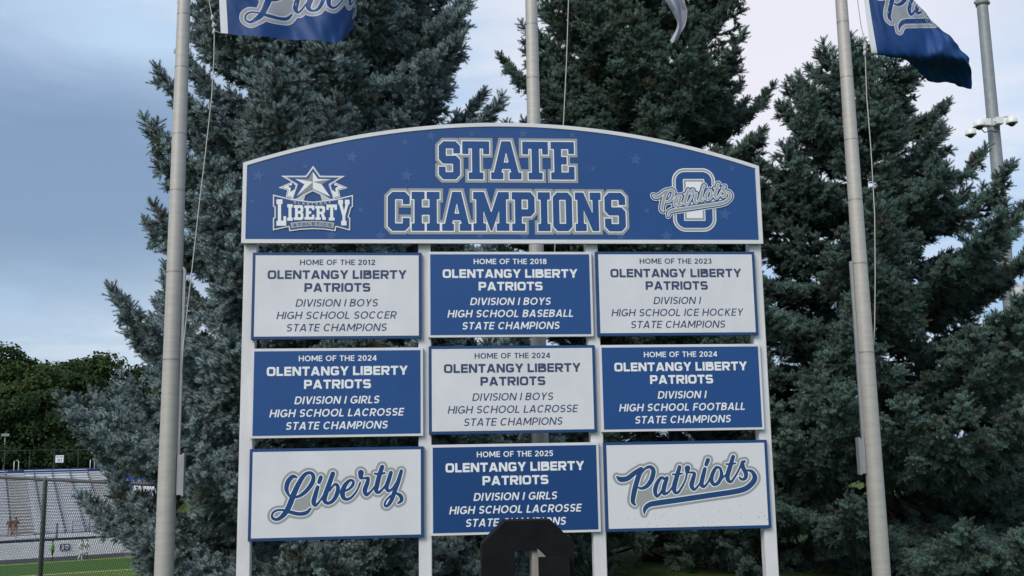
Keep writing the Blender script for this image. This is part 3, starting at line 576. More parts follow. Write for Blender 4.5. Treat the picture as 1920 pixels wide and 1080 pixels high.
# ------------------------------------------------------------------ flagpoles, flags
ALU = mat('brushed_aluminium_pole', (.45, .425, .395), .55, metal=.2, var=.10, vscale=5, bump=.1, bscale=30, stretch=(1, 1, 6))
ALUB = mat('aluminium_box', (.36, .36, .37), .55, metal=.3, var=.12, vscale=10)
ROPE = mat('pale_halyard_rope', (.50, .49, .45), .8)
SNAP = mat('dull_bronze_clip', (.16, .15, .14), .5, metal=.6)
def flagpole(x, Y, label, side, rope, knots, strip=None, boxz=None):
    P = tag(empty('flagpole', (x, Y, 0)), label, 'flagpole', 'flagpoles behind the sign')
    zz = np.linspace(0, 7.7, 26); m = MB(); m.tube([(0, 0, z) for z in zz], [.076-.0046*max(0, z-.8) if z > .8 else .076 for z in zz], 24); m.build('pole', ALU, P, True)
    for z in (.02,):
        m = MB(); m.tube([(0, 0, 0), (0, 0, .02), (0, 0, .05), (0, 0, .09)], [.17, .165, .12, .079], 24); m.build('base_collar', ALU, P, True)
    for z in (2.35, 3.1, 3.75, 4.3, 4.85, 5.35):
        r_ = .076-.0046*(z-.8)+.0008; m = MB(); zq = z+random.uniform(-.05, .05); m.tube([(0, 0, zq), (0, 0, zq+.012)], [r_, r_], 24, caps=False); m.build('weld_ring', mat('pole_scuff_ring', (.30, .28, .25), .5, metal=.5), P, True)
    m = MB(); m.tube([(0, 0, 7.7), (0, 0, 7.76), (0, 0, 7.8)], [.05, .06, .02], 16); m.build('truck_cap', ALU, P, True)
    if strip:
        s_ = side; z0, z1 = strip
        m = MB(); m.box(s_*.070, s_*.094, -.012, .012, z0, z1, 0, .002); m.build('rope_channel', ALUB, P)
        m = MB(); m.box(s_*.076, s_*.118, -.02, .028, boxz[0], boxz[1], 0, .003); m.box(s_*.1185, s_*.135, -.03, .038, boxz[0]-.01, boxz[1]+.01, 0, .003); m.build('cleat_box', ALUB, P)
    if rope:
        pts = [at(px_, py_, Y-.02)-np.array([x, Y, 0]) for px_, py_ in rope]
        m = MB(); m.tube(pts, .0042, 6); m.build('halyard', ROPE, P, True)
    for kx, ky in knots:
        q = at(kx, ky, Y-.02)-np.array([x, Y, 0]); m = MB(); m.tube([q+[0, 0, .028], q+[.004, 0, .012], q+[-.003, 0, -.008], q+[0, 0, -.026]], [.006, .015, .013, .006], 8); m.build('rope_knot', ROPE, P, True)
    return P
z_of = lambda px_, py_: at(px_, py_, 1.2)[2]
flagpole(-2.707, 1.2, 'tall tapered aluminium flagpole left of the sign holding the liberty flag', 1,
         [(391, -150), (392, 0), (398, 34), (402, 62), (401, 110), (397, 180), (386, 280), (374, 380), (358, 522), (350, 590), (344, 645), (341, 700)], [(398, 34), (400, 48), (401, 60)], (z_of(340, 852), z_of(350, 505)), (z_of(340, 928), z_of(340, 852)))
flagpole(.342, 1.2, 'aluminium flagpole rising behind the middle of the sign', 1,
         [(1068, -120), (1066, 0), (1062, 120), (1056, 240), (1050, 330), (1040, 470), (1032, 600)], [])
flagpole(3.236, 1.2, 'aluminium flagpole right of the sign holding the blue flag', -1,
         [(1606, -120), (1608, 0), (1614, 45), (1621, 78), (1622, 100), (1625, 180), (1633, 280), (1640, 400), (1641, 520), (1640, 610), (1637, 668)], [(1619, 72), (1621, 90), (1621, 100)], (z_of(1614, 822), z_of(1594, 490)), (z_of(1614, 888), z_of(1614, 822)))
FL = mat('flag_blue_nylon', (.003, .042, .175), .55, var=.12, vscale=5, bump=.25, bscale=12, spec=.3)
FLG = mat('flag_grey_print', (.27, .28, .32), .6); FLW = mat('flag_white_print', (.50, .53, .60), .6); HEM = mat('white_canvas_header', (.62, .64, .70), .7)
def bez_grid(C):                        # Catmull-Rom patch through control rows C[v][u] = (px, py, Y)
    C = np.array(C, float)
    def cr1(P, t):
        n_ = len(P)-1; s_ = min(max(t, 0), 1)*n_; i = min(int(s_), n_-1); f_ = s_-i
        p0 = P[i-1] if i > 0 else 2*P[0]-P[1]; p3 = P[i+2] if i+2 <= n_ else 2*P[-1]-P[-2]; a, b = P[i], P[i+1]
        return .5*((2*a)+(-p0+b)*f_+(2*p0-5*a+4*b-p3)*f_*f_+(-p0+3*a-3*b+p3)*f_**3)
    def fn(u, v):
        q = cr1(np.array([cr1(row, u) for row in C]), v); return at(q[0], q[1], q[2])
    return fn
def flag(name, label, ctrl, mats, logo=None, org=(0, 0, 0), nu=70, nv=46, hem=True, logo_map=None, both=True):
    fn0 = bez_grid(ctrl); T = empty(name, tuple(fn0(0, 1))); tag(T, label, 'flag'); o0 = np.array(T.location)
    G_ = np.array([[fn0(i/nu, j/nv) for i in range(nu+1)] for j in range(nv+1)])
    wob = lambda i, j: .012*math.sin(i*.31+j*.13)+.006*math.sin(i*.8-j*.35)
    for j in range(nv+1):
        for i in range(nu+1): G_[j, i, 1] += wob(i, j)*min(1, i/8)
    def P(u, v):
        a = min(max(u, 0), 1)*nu; b = min(max(v, 0), 1)*nv; i = min(int(a), nu-1); j = min(int(b), nv-1); a -= i; b -= j
        return (G_[j, i]*(1-a)*(1-b)+G_[j, i+1]*a*(1-b)+G_[j+1, i]*(1-a)*b+G_[j+1, i+1]*a*b)-o0
    if logo:
        q = G_-CAM; dd = q@cF; PX = np.stack([960+FOC*(q@cR)/dd, 540-FOC*(q@cU)/dd], -1)
    def inv(T_, vmax):                  # where on the cloth printed points lie (vectorised Newton)
        T_ = np.array(T_, float); u = np.full(len(T_), .3); v = np.full(len(T_), .3)
        for _ in range(16):
            a = np.clip(u, 0, .999)*nu; b = np.clip(v, 0, .999)*nv; i = a.astype(int); j = b.astype(int); fa = (a-i)[:, None]; fb = (b-j)[:, None]
            p00 = PX[j, i]; d1 = PX[j, i+1]-p00; d2 = PX[j+1, i]-p00; e_ = T_-(p00+d1*fa+d2*fb); d1 = d1*nu; d2 = d2*nv
            dt = d1[:, 0]*d2[:, 1]-d1[:, 1]*d2[:, 0]; dt = np.where(np.abs(dt) < 1e-6, 1e-6, dt)
            u = np.clip(u+.8*np.clip((e_[:, 0]*d2[:, 1]-e_[:, 1]*d2[:, 0])/dt, -.3, .3), -.05, 1.05); v = np.clip(v+.8*np.clip((d1[:, 0]*e_[:, 1]-d1[:, 1]*e_[:, 0])/dt, -.3, .3), -.05, vmax)
        bad = np.abs(e_).sum(1) > 1.5; u[bad] = -9; return list(zip(u.tolist(), v.tolist()))
    du_ = np.gradient(G_, axis=1); dv_ = np.gradient(G_, axis=0); NG = np.cross(dv_, du_); NG /= np.linalg.norm(NG, axis=2)[:, :, None]+1e-9
    def surf(UV, off):                  # points (u, v) lifted off the cloth along its normal
        UV = np.array(UV, float); a = np.clip(UV[:, 0], 0, 1)*nu; b = np.clip(UV[:, 1], 0, 1)*nv; i = np.minimum(a.astype(int), nu-1); j = np.minimum(b.astype(int), nv-1); a = (a-i)[:, None]; b = (b-j)[:, None]
        bl = lambda T_: T_[j, i]*(1-a)*(1-b)+T_[j, i+1]*a*(1-b)+T_[j+1, i]*(1-a)*b+T_[j+1, i+1]*a*b
        return bl(G_)+bl(NG)*off-o0
    m = MB(); th = .0022; i0 = 3 if hem else 0
    for s_ in (1, -1):
        vs = surf([(i/nu, j/nv) for j in range(nv+1) for i in range(i0, nu+1)], th*s_*.5); W_ = nu+1-i0; fs = []
        for j in range(nv):
            for i in range(W_-1):
                q = (j*W_+i, j*W_+i+1, (j+1)*W_+i+1, (j+1)*W_+i); fs.append(q if s_ > 0 else q[::-1])
        m.add(vs, fs, 0)
    m.build('cloth', mats[0], T, True)
    if hem:
        m = MB(); vs = [P(i/nu, j/nv)+[0, -.003*s_, 0] for s_ in (1, -1) for j in range(nv+1) for i in range(4)]; fs = []
        for s_ in (0, 1):
            for j in range(nv):
                for i in range(3): q = tuple(s_*4*(nv+1)+k for k in (j*4+i, j*4+i+1, (j+1)*4+i+1, (j+1)*4+i)); fs.append(q)
        m.add(vs, fs); m.build('heading', HEM, T, True)
    if logo:
        for sd_ in ((1, -1) if both else (1,)):
            m = MB()
            for k, ((V, FC), mi) in enumerate(zip(logo_layers(logo, (52, 43, 11, 0), 6, 3, FILLS[0 if logo is LIB else 1], 2), (0, 1, 0, 2))):
                UV = [logo_map(x, y) for x, y in V]; UV = inv(UV, .5) if abs(UV[0][0]) > 50 else UV; FC = [f for f in FC if all(0 <= UV[i][0] <= 1 and 0 <= UV[i][1] <= 1 for i in f)]
                m.add(surf(UV, sd_*(.0022+.0005*k)), FC, mi)
            m.build('script_print', [mats[3], mats[1], mats[0]], T, True)
    return T
# left flag: hangs out to the right of its pole, fly end folded back
flag('school_flag', 'blue flag with script liberty lettering flying from the left flagpole',
     [[(408, -128, 1.17), (470, -120, 1.10), (540, -112, 1.22), (610, -104, 1.12), (662, -100, 1.22), (650, -96, 1.42)],
      [(410, -30, 1.17), (473, -22, 1.13), (544, -14, 1.20), (612, -8, 1.10), (663, -6, 1.20), (668, 6, 1.50)],
      [(414, 62, 1.17), (478, 68, 1.13), (548, 74, 1.18), (610, 77, 1.10), (640, 77, 1.17), (661, 52, 1.46)]],
     [FL, FLG, FLW, FLW], LIB, logo_map=lambda x, y: ((x-62)/1817+.113, (y-840)/1086+.895), both=False)
flag('school_flag', 'blue flag drooping with its lower edge folded under on the right flagpole',
     [[(1606, -130, 1.17), (1655, -75, 1.10), (1725, 15, 1.2), (1778, 66, 1.12), (1812, 104, 1.2)],
      [(1618, -20, 1.17), (1668, -2, 1.08), (1735, 45, 1.18), (1782, 80, 1.10), (1815, 108, 1.18)],
      [(1633, 92, 1.17), (1690, 99, 1.10), (1735, 102, 1.12), (1775, 105, 1.09), (1818, 118, 1.17)],
      [(1636, 94, 1.22), (1697, 108, 1.26), (1738, 128, 1.30), (1778, 132, 1.30), (1823, 138, 1.26)],
      [(1638, 94, 1.25), (1704, 116, 1.33), (1738, 150, 1.40), (1782, 156, 1.42), (1820, 168, 1.36)]],
     [FL, FLG, FLW, FLW], PAT, logo_map=lambda x, y: (1686+(x-482)*.145, 62+(y-825)*.16+(x-482)*.02), nv=60)
GF = mat('lavender_grey_flag_cloth', (.34, .35, .42), .7, var=.10, vscale=9, bump=.3, bscale=14)
flag('furled_flag', 'pale grey flag tail hanging twisted in front of the middle spruce',
     [[(1195, -140, 1.2), (1225, -150, 1.12), (1262, -140, 1.25), (1290, -130, 1.15)],
      [(1243, -12, 1.2), (1258, -12, 1.10), (1272, -12, 1.24), (1284, -10, 1.16)],
      [(1262, 25, 1.2), (1269, 24, 1.12), (1279, 24, 1.24), (1288, 22, 1.16)],
      [(1270, 48, 1.2), (1274, 50, 1.15), (1280, 48, 1.22), (1285, 46, 1.18)],
      [(1257, 76, 1.2), (1260, 80, 1.17), (1266, 78, 1.21), (1273, 70, 1.19)]],
     [GF], nu=24, nv=50, hem=False)
for fx, fy, gx, gy in ((401, 59, 415, 63), (1621, 97, 1634, 91)):
    a = at(fx, fy, 1.18); b = at(gx, gy, 1.175); m = MB(); m.tube([a, a*.6+b*.4+[0, 0, .006], a*.2+b*.8, b], [.005, .008, .007, .005], 8)
    o = m.build('snap_hook', SNAP, None, True); tag(o, 'small metal snap hook joining the rope to the %s flag' % ('liberty' if fx < 900 else 'drooping right'), 'hook')

# ------------------------------------------------------------------ light pole with cameras
GALV = mat('galvanised_steel', (.27, .29, .30), .6, metal=.35, var=.16, vscale=6, bump=.1, bscale=40)
CW = mat('camera_white_plastic', (.72, .72, .71), .4); CB = mat('camera_black_dome', (.01, .01, .012), .15)
lp = tag(empty('light_pole', (14.32, 17, 0)), 'tall galvanised light pole with white security cameras rising behind the right spruce', 'light pole')
zz = np.linspace(0, 17, 12); m = MB(); m.tube([(0, 0, z) for z in zz], [.185-.0035*z for z in zz], 24); m.build('pole', GALV, lp, True)
zc_ = at(1839, 5, 17)[2]; m = MB(); m.tube([(0, 0, zc_-.08), (0, 0, zc_+.08)], [.165, .165], 20); m.box(-.21, .21, -.03, .03, zc_-.04, zc_+.04); m.build('pole_clamp', GALV, lp, True)
def dome_cam(px_, py_, s_, arm):
    q = at(px_, py_, 16.6); q = np.array([q[0]-14.32, -.4, q[2]]); m = MB(); r_ = .135*s_
    m.tube([q+[0, 0, r_*1.0], q+[0, 0, r_*.9], q+[0, 0, r_*.5], q+[0, 0, -.02], q+[0, 0, -.35*r_]], [r_*.3, r_*.7, r_*.95, r_*1.05, r_*1.05], 18)
    o = m.build('camera_housing', CW, lp, True)
    m = MB(); m.tube([q+[0, 0, -.36*r_], q+[0, 0, -.7*r_], q+[0, 0, -.95*r_]], [r_*.75, r_*.6, r_*.2], 16); m.build('lens_dome', CB, o, True)
    a = [np.array([at(x, y, 16.6)[0]-14.32, -.35, at(x, y, 16.6)[2]]) for x, y in arm]; m = MB(); m.tube(a, .032, 8); m.build('camera_arm', CW, lp, True)
dome_cam(1897, 228, 1.0, [(1868, 227), (1874, 225), (1880, 219), (1888, 216), (1895, 220)])
dome_cam(1836, 234, 1.05, [(1858, 228), (1850, 228), (1842, 224), (1836, 224)])
dome_cam(1820, 250, .95, [(1846, 236), (1836, 236), (1828, 236), (1820, 240)])
for a_, b_ in (((1845, 223), (1857, 236)), ((1866, 220), (1880, 233))):
    p0 = at(*a_, 16.65); p1 = at(*b_, 16.65); m = MB(); m.box(p0[0]-14.32, p1[0]-14.32, -.42, -.2, p1[2], p0[2], 0, .01); m.build('junction_box', CW, lp)
q = at(1866, 237, 17)[2]; m = MB(); m.tube([(0, 0, q-.05), (0, 0, q+.05)], [.155, .155], 20); m.build('camera_band', GALV, lp, True)
q = at(1872, 243, 16.6); m = MB(); m.tube([np.array([at(x, y, 16.6)[0]-14.32, -.3, at(x, y, 16.6)[2]]) for x, y in ((1842, 238), (1850, 246), (1862, 243), (1872, 246), (1878, 240), (1874, 234))], .014, 6); m.build('cable', mat('black_cable', (.03, .03, .03), .6), lp, True)
for (x, y, s_) in ((1860, 546, .9), (1912, 556, 1.1)):  # two speaker housings carried on arms from the pole
    q = at(x, y, 16.6); q = np.array([q[0]-14.32, -.35, q[2]]); m = MB(); m.tube([q+[0, 0, .28*s_], q+[0, 0, .1], q+[0, 0, -.05], q+[0, 0, -.1]], [.12*s_, .17*s_, .16*s_, .06], 14); m.build('floodlight_housing', mat('weathered_white_metal', (.42, .43, .44), .5, var=.1), lp, True)
    m = MB(); m.tube([q+[0, 0, .1], (0, 0, q[2]+.1)], .03, 8); m.build('floodlight_arm', GALV, lp, True)

# ------------------------------------------------------------------ spruces
def bark(): return mat('spruce_bark', (.085, .065, .05), .95, col2=(.045, .034, .027), vscale=12, bump=.8, bscale=30, stretch=(1, 1, .4), spec=.1)
TWIG = mat('spruce_twig', (.10, .075, .055), .95, spec=.1)
def needle_mat(name, base, tip):
    m = bpy.data.materials.new(name); m.use_nodes = True; t = m.node_tree; b = t.nodes['Principled BSDF']; b.inputs['Roughness'].default_value = .65; b.inputs['Specular IOR Level'].default_value = .25
    at_ = t.nodes.new('ShaderNodeAttribute'); at_.attribute_name = 'tip'; oi = t.nodes.new('ShaderNodeObjectInfo')
    mx = t.nodes.new('ShaderNodeMix'); mx.data_type = 'RGBA'; mx.inputs[6].default_value = (*base, 1); mx.inputs[7].default_value = (*tip, 1); t.links.new(at_.outputs['Fac'], mx.inputs[0])
    hs = t.nodes.new('ShaderNodeHueSaturation'); t.links.new(mx.outputs[2], hs.inputs['Color'])
    mr = t.nodes.new('ShaderNodeMapRange'); t.links.new(oi.outputs['Random'], mr.inputs[0]); mr.inputs[3].default_value = .62; mr.inputs[4].default_value = 1.35; t.links.new(mr.outputs[0], hs.inputs['Value'])
    gt = t.nodes.new('ShaderNodeMath'); gt.operation = 'MULTIPLY'; t.links.new(oi.outputs['Random'], gt.inputs[0]); gt.inputs[1].default_value = 37.3
    fr = t.nodes.new('ShaderNodeMath'); fr.operation = 'FRACT'; t.links.new(gt.outputs[0], fr.inputs[0]); rr = t.nodes.new('ShaderNodeValToRGB'); t.links.new(fr.outputs[0], rr.inputs[0])
    rr.color_ramp.elements[0].position = .80; rr.color_ramp.elements[0].color = (0, 0, 0, 1); rr.color_ramp.elements[1].position = 1.; rr.color_ramp.elements[1].color = (.75, .75, .75, 1)
    m2 = t.nodes.new('ShaderNodeMix'); m2.data_type = 'RGBA'; t.links.new(rr.outputs[0], m2.inputs[0]); t.links.new(hs.outputs[0], m2.inputs[6]); m2.inputs[7].default_value = (.085, .078, .042, 1)
    t.links.new(m2.outputs[2], b.inputs['Base Color']); return m
NA = needle_mat('needles_silver_blue', (.095, .130, .130), (.36, .475, .49))
NB = needle_mat('needles_blue_green', (.050, .085, .066), (.185, .290, .235))
NC = needle_mat('needles_deep_green', (.045, .080, .068), (.175, .280, .245))
def spray_mesh(seed, nm):               # a branchlet: twig with side fingers, every finger set with needles
    r = np.random.default_rng(seed); V = []; F = []; mi = []; tip = []
    fingers = []; Lm = .19
    fingers.append((np.array([0, 0, 0.]), np.array([1, 0, .10]), Lm))
    for k, s0 in enumerate((.0, .045, .09, .13)):
        for sg in (1, -1):
            a = R(r.uniform(34, 58)); d = np.array([math.cos(a), sg*math.sin(a), r.uniform(-.15, .40)]); fingers.append((np.array([s0+r.uniform(-.015, .015), 0, 0]), d, r.uniform(.065, .095)*(1.05-.2*k/3)))
    for _ in range(4): fingers.append((np.array([r.uniform(.0, .13), 0, 0]), np.array([.6, r.uniform(-.5, .5), .75]), r.uniform(.055, .08)))
    fingers.append((np.array([.08, 0, 0]), np.array([.7, r.uniform(-.4, .4), -.5]), .07))
    for o, d, l in fingers:
        d = d/np.linalg.norm(d); a = np.array([0, 0, 1.]) if abs(d[2]) < .9 else np.array([1., 0, 0]); u = np.cross(d, a); u /= np.linalg.norm(u); v = np.cross(d, u)
        bend = r.uniform(-.15, .35); b0 = len(V)
        for s_, rr in ((0, .004), (l, .0022)):
            c = o+d*s_+np.array([0, 0, bend*s_*s_])
            for k in range(3): V.append(c+rr*(u*math.cos(k*2.094)+v*math.sin(k*2.094))); tip.append(0)
        for k in range(3): F.append((b0+k, b0+(k+1) % 3, b0+3+(k+1) % 3)); F.append((b0+k, b0+3+(k+1) % 3, b0+3+k)); mi += [1, 1]
        n_ = int(l*1000); ph = r.uniform(0, 6)
        for i in range(n_):
            s_ = l*(i+.5)/n_; c = o+d*s_+np.array([0, 0, bend*s_*s_]); an = ph+i*2.399+r.normal(0, .25)
            w_ = u*math.cos(an)+v*math.sin(an); end = s_/l; fwd = .22+1.6*max(0, end-.72)/.28+r.uniform(-.15, .15); nd = w_+d*fwd+np.array([0, 0, .25]); nd /= np.linalg.norm(nd); ln = r.uniform(.021, .028)
            sd_ = np.cross(nd, d); sd_ /= np.linalg.norm(sd_)+1e-9; b0 = len(V); wdt = .0024
            V += [c+sd_*wdt, c-sd_*wdt, c+nd*ln]; F.append((b0, b0+1, b0+2)); mi.append(0); tt = .25+.55*end; tip += [tt*.5, tt*.5, min(1, tt+.3)]
    me = bpy.data.meshes.new('branchlet'); me.from_pydata([tuple(q) for q in V], [], F); me.materials.append(nm); me.materials.append(TWIG); me.polygons.foreach_set('material_index', mi)
    at_ = me.attributes.new('tip', 'FLOAT', 'POINT'); at_.data.foreach_set('value', tip); return me
def leafy_instancer(name, sprays):      # geometry nodes group: set a branchlet on every vertex
    ng = bpy.data.node_groups.new(name, 'GeometryNodeTree'); ng.interface.new_socket('Geometry', in_out='INPUT', socket_type='NodeSocketGeometry'); ng.interface.new_socket('Geometry', in_out='OUTPUT', socket_type='NodeSocketGeometry')
    n_ = ng.nodes.new; l_ = ng.links.new; gi = n_('NodeGroupInput'); go_ = n_('NodeGroupOutput')
    g2 = n_('GeometryNodeGeometryToInstance')
    for s_ in reversed(sprays):
        oi = n_('GeometryNodeObjectInfo'); oi.inputs['Object'].default_value = s_; oi.inputs['As Instance'].default_value = False; l_(oi.outputs['Geometry'], g2.inputs[0])
    ip = n_('GeometryNodeInstanceOnPoints'); l_(gi.outputs[0], ip.inputs['Points']); l_(g2.outputs[0], ip.inputs['Instance']); ip.inputs['Pick Instance'].default_value = True
    def attr(nm, ty):
        a = n_('GeometryNodeInputNamedAttribute'); a.data_type = ty; a.inputs['Name'].default_value = nm; return a.outputs[0]
    l_(attr('idx', 'INT'), ip.inputs['Instance Index']); er = n_('FunctionNodeEulerToRotation'); l_(attr('rot', 'FLOAT_VECTOR'), er.inputs[0]); l_(er.outputs[0], ip.inputs['Rotation'])
    l_(attr('scl', 'FLOAT'), ip.inputs['Scale']); l_(ip.outputs[0], go_.inputs[0]); return ng
def make_instancer(nm, key):
    sp_ = []
    for s_ in range(5): sp_.append(bpy.data.objects.new('branchlet', spray_mesh(s_+hash(key) % 7*0, nm)))
    return leafy_instancer('branchlets_'+key, sp_), len(sp_)
INS = {'A': make_instancer(NA, 'a'), 'B': make_instancer(NB, 'b'), 'C': make_instancer(NC, 'c')}
def spruce(x, y, H, rad, seed, key, label, scl=1., z0=.25, dens=1., keep=None, whorl=.36, clear=None, rise=50, nbr=(5, 8), lo=.72, bare=None):
    r = np.random.default_rng(seed); T = tag(empty('spruce_tree', (x, y, 0)), label, 'spruce tree', 'spruce trees behind the sign')
    zz = np.linspace(0, H, 20); m = MB(); m.tube([(.04*math.sin(z*.9+seed), .04*math.cos(z*.7), z) for z in zz], [max(.012, .15*(1-z/H)**.8+.01) for z in zz], 10); m.build('trunk', bark(), T, True)
    pts = []; rot = []; scs = []; idx = []; wood = MB(); z = z0; ga = r.uniform(0, 6)
    def put(p, d, s_):
        d = d/np.linalg.norm(d); up = np.array([0, 0, 1.])+r.normal(0, .35, 3); yv = np.cross(up, d); yv /= np.linalg.norm(yv); zv = np.cross(d, yv)
        mt = Matrix(((d[0], yv[0], zv[0]), (d[1], yv[1], zv[1]), (d[2], yv[2], zv[2]))); pts.append(p); rot.append(tuple(mt.to_euler())); scs.append(s_*scl*r.uniform(.85, 1.2)); idx.append(int(r.integers(0, 5)))
    while z < H-.15:
        t = z/H; nb = int(r.integers(*nbr)) if t < .9 else 4
        for k in range(nb):
            ga += 2.399+r.normal(0, .25); zz_ = z+r.uniform(-.12, .12)
            Lb = rad(zz_)*r.choice([r.uniform(lo, .92), r.uniform(.88, 1.03)])
            if clear: Lb = min(Lb, clear(ga, zz_))
            if Lb < .12: continue
            rise0 = R(-6+rise*t**1.5+r.normal(0, 7)); sag = .16*(1-t); bx, by = math.cos(ga), math.sin(ga); path = []
            nseg = max(4, int(Lb/.09))
            for i in range(nseg+1):
                s_ = i/nseg; hz_ = Lb*s_; dz = math.tan(rise0)*hz_-sag*Lb*math.sin(s_*math.pi*.75)*.8+.22*Lb*s_**4
                side = .05*Lb*math.sin(s_*3+seed+k); path.append(np.array([bx*hz_-by*side, by*hz_+bx*side, zz_+dz]))
            wood.tube(path, [max(.004, .017*(Lb/2)*(1-i/nseg)+.004) for i in range(nseg+1)], 5, caps=False)
            for i in range(1, nseg+1):
                s_ = i/nseg; hd = s_*Lb
                if s_ < .22 and r.random() < .75: continue
                p = path[i]; d = path[i]-path[i-1]; d /= np.linalg.norm(d); sidev = np.array([-d[1], d[0], 0]); sidev /= np.linalg.norm(sidev)+1e-9
                ls = min(.52, (Lb-hd)*.6+.10)*(.55+.45*min(1, s_*2))
                bz = bare and zz_ < bare and s_ < .72
                for sg in (1, -1):
                    if r.random() > .93*dens: continue
                    sdir = sidev*sg*math.sin(R(52))+d*math.cos(R(52))+np.array([0, 0, r.uniform(-.22, .08)]); q = p.copy(); e = 0
                    cnt = max(1, int(round(ls/.125))); st_ = []
                    for c in range(cnt):
                        st_.append(q.copy())
                        if bz and r.random() < .85: q = q+sdir*.12+r.normal(0, .02, 3); continue
                        put(q, sdir+r.normal(0, .18, 3)+np.array([0, 0, .06]), .82 if c < cnt-1 else 1.)
                        if r.random() < .35: put(q, sdir*.5+np.array([0, 0, -.55])+r.normal(0, .2, 3), .8)
                        q = q+sdir*.12+np.array([0, 0, .012*c])
                    if cnt > 1: wood.tube(st_, .005, 3, caps=False)
                if r.random() < .5*dens: put(p, d+np.array([0, 0, .45])+r.normal(0, .25, 3), .8)
            put(path[-1], path[-1]-path[-2]+np.array([0, 0, .02]), 1.15); put(path[-2], path[-1]-path[-2]+np.array([0, 0, .1]), 1.)
        z += whorl*r.uniform(.8, 1.15)*(1-.25*t)*(.72 if z < 2.0 else 1)
    for k in range(5): put(np.array([0, 0, H-.1-.12*k]), np.array([r.normal(0, .3), r.normal(0, .3), 1.]), 1.)
    wood.build('limbs', bark(), T); 
    me = bpy.data.meshes.new('crown'); me.from_pydata([tuple(p) for p in pts], [], [])
    a = me.attributes.new('rot', 'FLOAT_VECTOR', 'POINT'); a.data.foreach_set('vector', np.array(rot).ravel())
    a = me.attributes.new('scl', 'FLOAT', 'POINT'); a.data.foreach_set('value', scs); a = me.attributes.new('idx', 'INT', 'POINT'); a.data.foreach_set('value', idx)
    o = bpy.data.objects.new('crown', me); COL.objects.link(o); o.parent = T; o['kind'] = 'stuff'; md = o.modifiers.new('branchlets', 'NODES'); md.node_group = INS[key][0]
    print('spruce', label[:30], len(pts)); return T
def cone(R0, p=.8, base=.0):
    return lambda t: R0*max(0, 1-t)**p*(min(1, .75+t*2.2))
def clearfront(yt, ymin):               # boughs towards the camera stop short of the flagpoles
    def f(a, z):
        s_ = math.sin(a); return 99 if s_ >= -.05 else max(.3, (yt-ymin)/(-s_))
    return f
tab = lambda zs, rs: (lambda z: float(np.interp(z, zs, rs)))
spruce(-1.75, 4.5, 9.6, tab((0, .9, 1.9, 2.9, 3.4, 4.35, 5.1, 5.8, 6.5, 9.6), (2.2, 2.35, 2.9, 2.3, 2.1, 2.0, 1.85, 1.75, 1.55, .1)), 3, 'A', 'silvery blue spruce at the left behind the sign, its low boughs over the fence', 1.25, z0=.12, clear=clearfront(4.5, 1.6), nbr=(6, 9), lo=.76, rise=40, whorl=.36)
spruce(2.45, 6.6, 10.6, tab((0, 3, 5.9, 6.5, 7.3, 10.6), (2.5, 2.4, 1.95, 1.85, 1.5, .1)), 8, 'B', 'green spruce with loose drooping boughs rising above the middle of the sign', 1.2, dens=.9, bare=2.0)
spruce(5.15, 5.2, 6.70, tab((0, .8, 2, 3.2, 3.85, 4.5, 5, 6, 6.3, 6.7), (2.6, 2.8, 2.7, 2.15, 1.85, 1.75, 1.3, .9, .55, .05)), 21, 'C', 'dense dark green spruce on the right behind the flagpole', 1.1, clear=clearfront(5.2, 1.6), rise=24)
spruce(9.4, 7.6, 3.9, tab((0, 1, 3.9), (2.2, 2.2, .1)), 12, 'C', 'low spruce at the right edge beyond the dense dark one', 1.1)

CONE = mat('cone_scale_brown', (.06, .035, .022), .85)
for T in [o for o in bpy.data.objects if o.name.startswith('spruce_tree')][1:3]:
    h0 = 6.1 if T.location.y < 6 else 7.2
    for k in range(9):
        a = random.uniform(0, 6.28); q = np.array([.55*math.cos(a), .55*math.sin(a)-.15, h0-random.uniform(0, .8)]); m = MB()
        m.tube([q, q-[0, 0, .015], q-[0, 0, .05], q-[0, 0, .085], q-[0, 0, .10]], [.004, .014, .017, .011, .003], 7); m.build('cone', CONE, T, True)
# ------------------------------------------------------------------ chain-link fence
FENCE = mat('fence_galvanised', (.13, .145, .145), .6, metal=.2, var=.2, vscale=20); WIRE = mat('fence_wire', (.035, .042, .048), .6, metal=.3)
Cc = atz(85, 899, 1.25); c0 = Vector((Cc[0], Cc[1], 0)); c1 = atz(230, 905.5, 1.25); fdn = (Vector((c1[0], c1[1], 0))-c0).normalized()
A_ = c0-fdn*6.6; B_ = c0+fdn*3.75; fd = B_-A_; FLn = fd.length
def fp(s_, z): p = A_+fdn*s_; return Vector((p.x-A_.x, p.y-A_.y, z))
fen = tag(empty('chain_link_fence', tuple(A_)), 'waist high chain link fence with round rail in front of the stadium stand', 'fence')
sC = (Vector((Cc[0], Cc[1], 0))-A_).dot(fdn)
m = MB(); m.tube([fp(-.2, 1.25), fp(FLn, 1.25)], .021, 12); m.build('top_rail', FENCE, fen, True)
for s_ in (sC-6.4, sC-3.2, sC, sC+3.7):
    if not -1 < s_ < FLn+.2: continue
    g0 = float(height(*(A_+fdn*s_)[:2]))
    m = MB(); m.tube([fp(s_, g0-.1), fp(s_, 1.235), fp(s_, 1.26), fp(s_, 1.285)], [.031, .031, .028, .012], 14); m.build('fence_post', FENCE, fen, True)
m = MB(); sp2 = .0707; zb, zt2 = -.15, 1.275; hgt = zt2-zb; k0 = 0
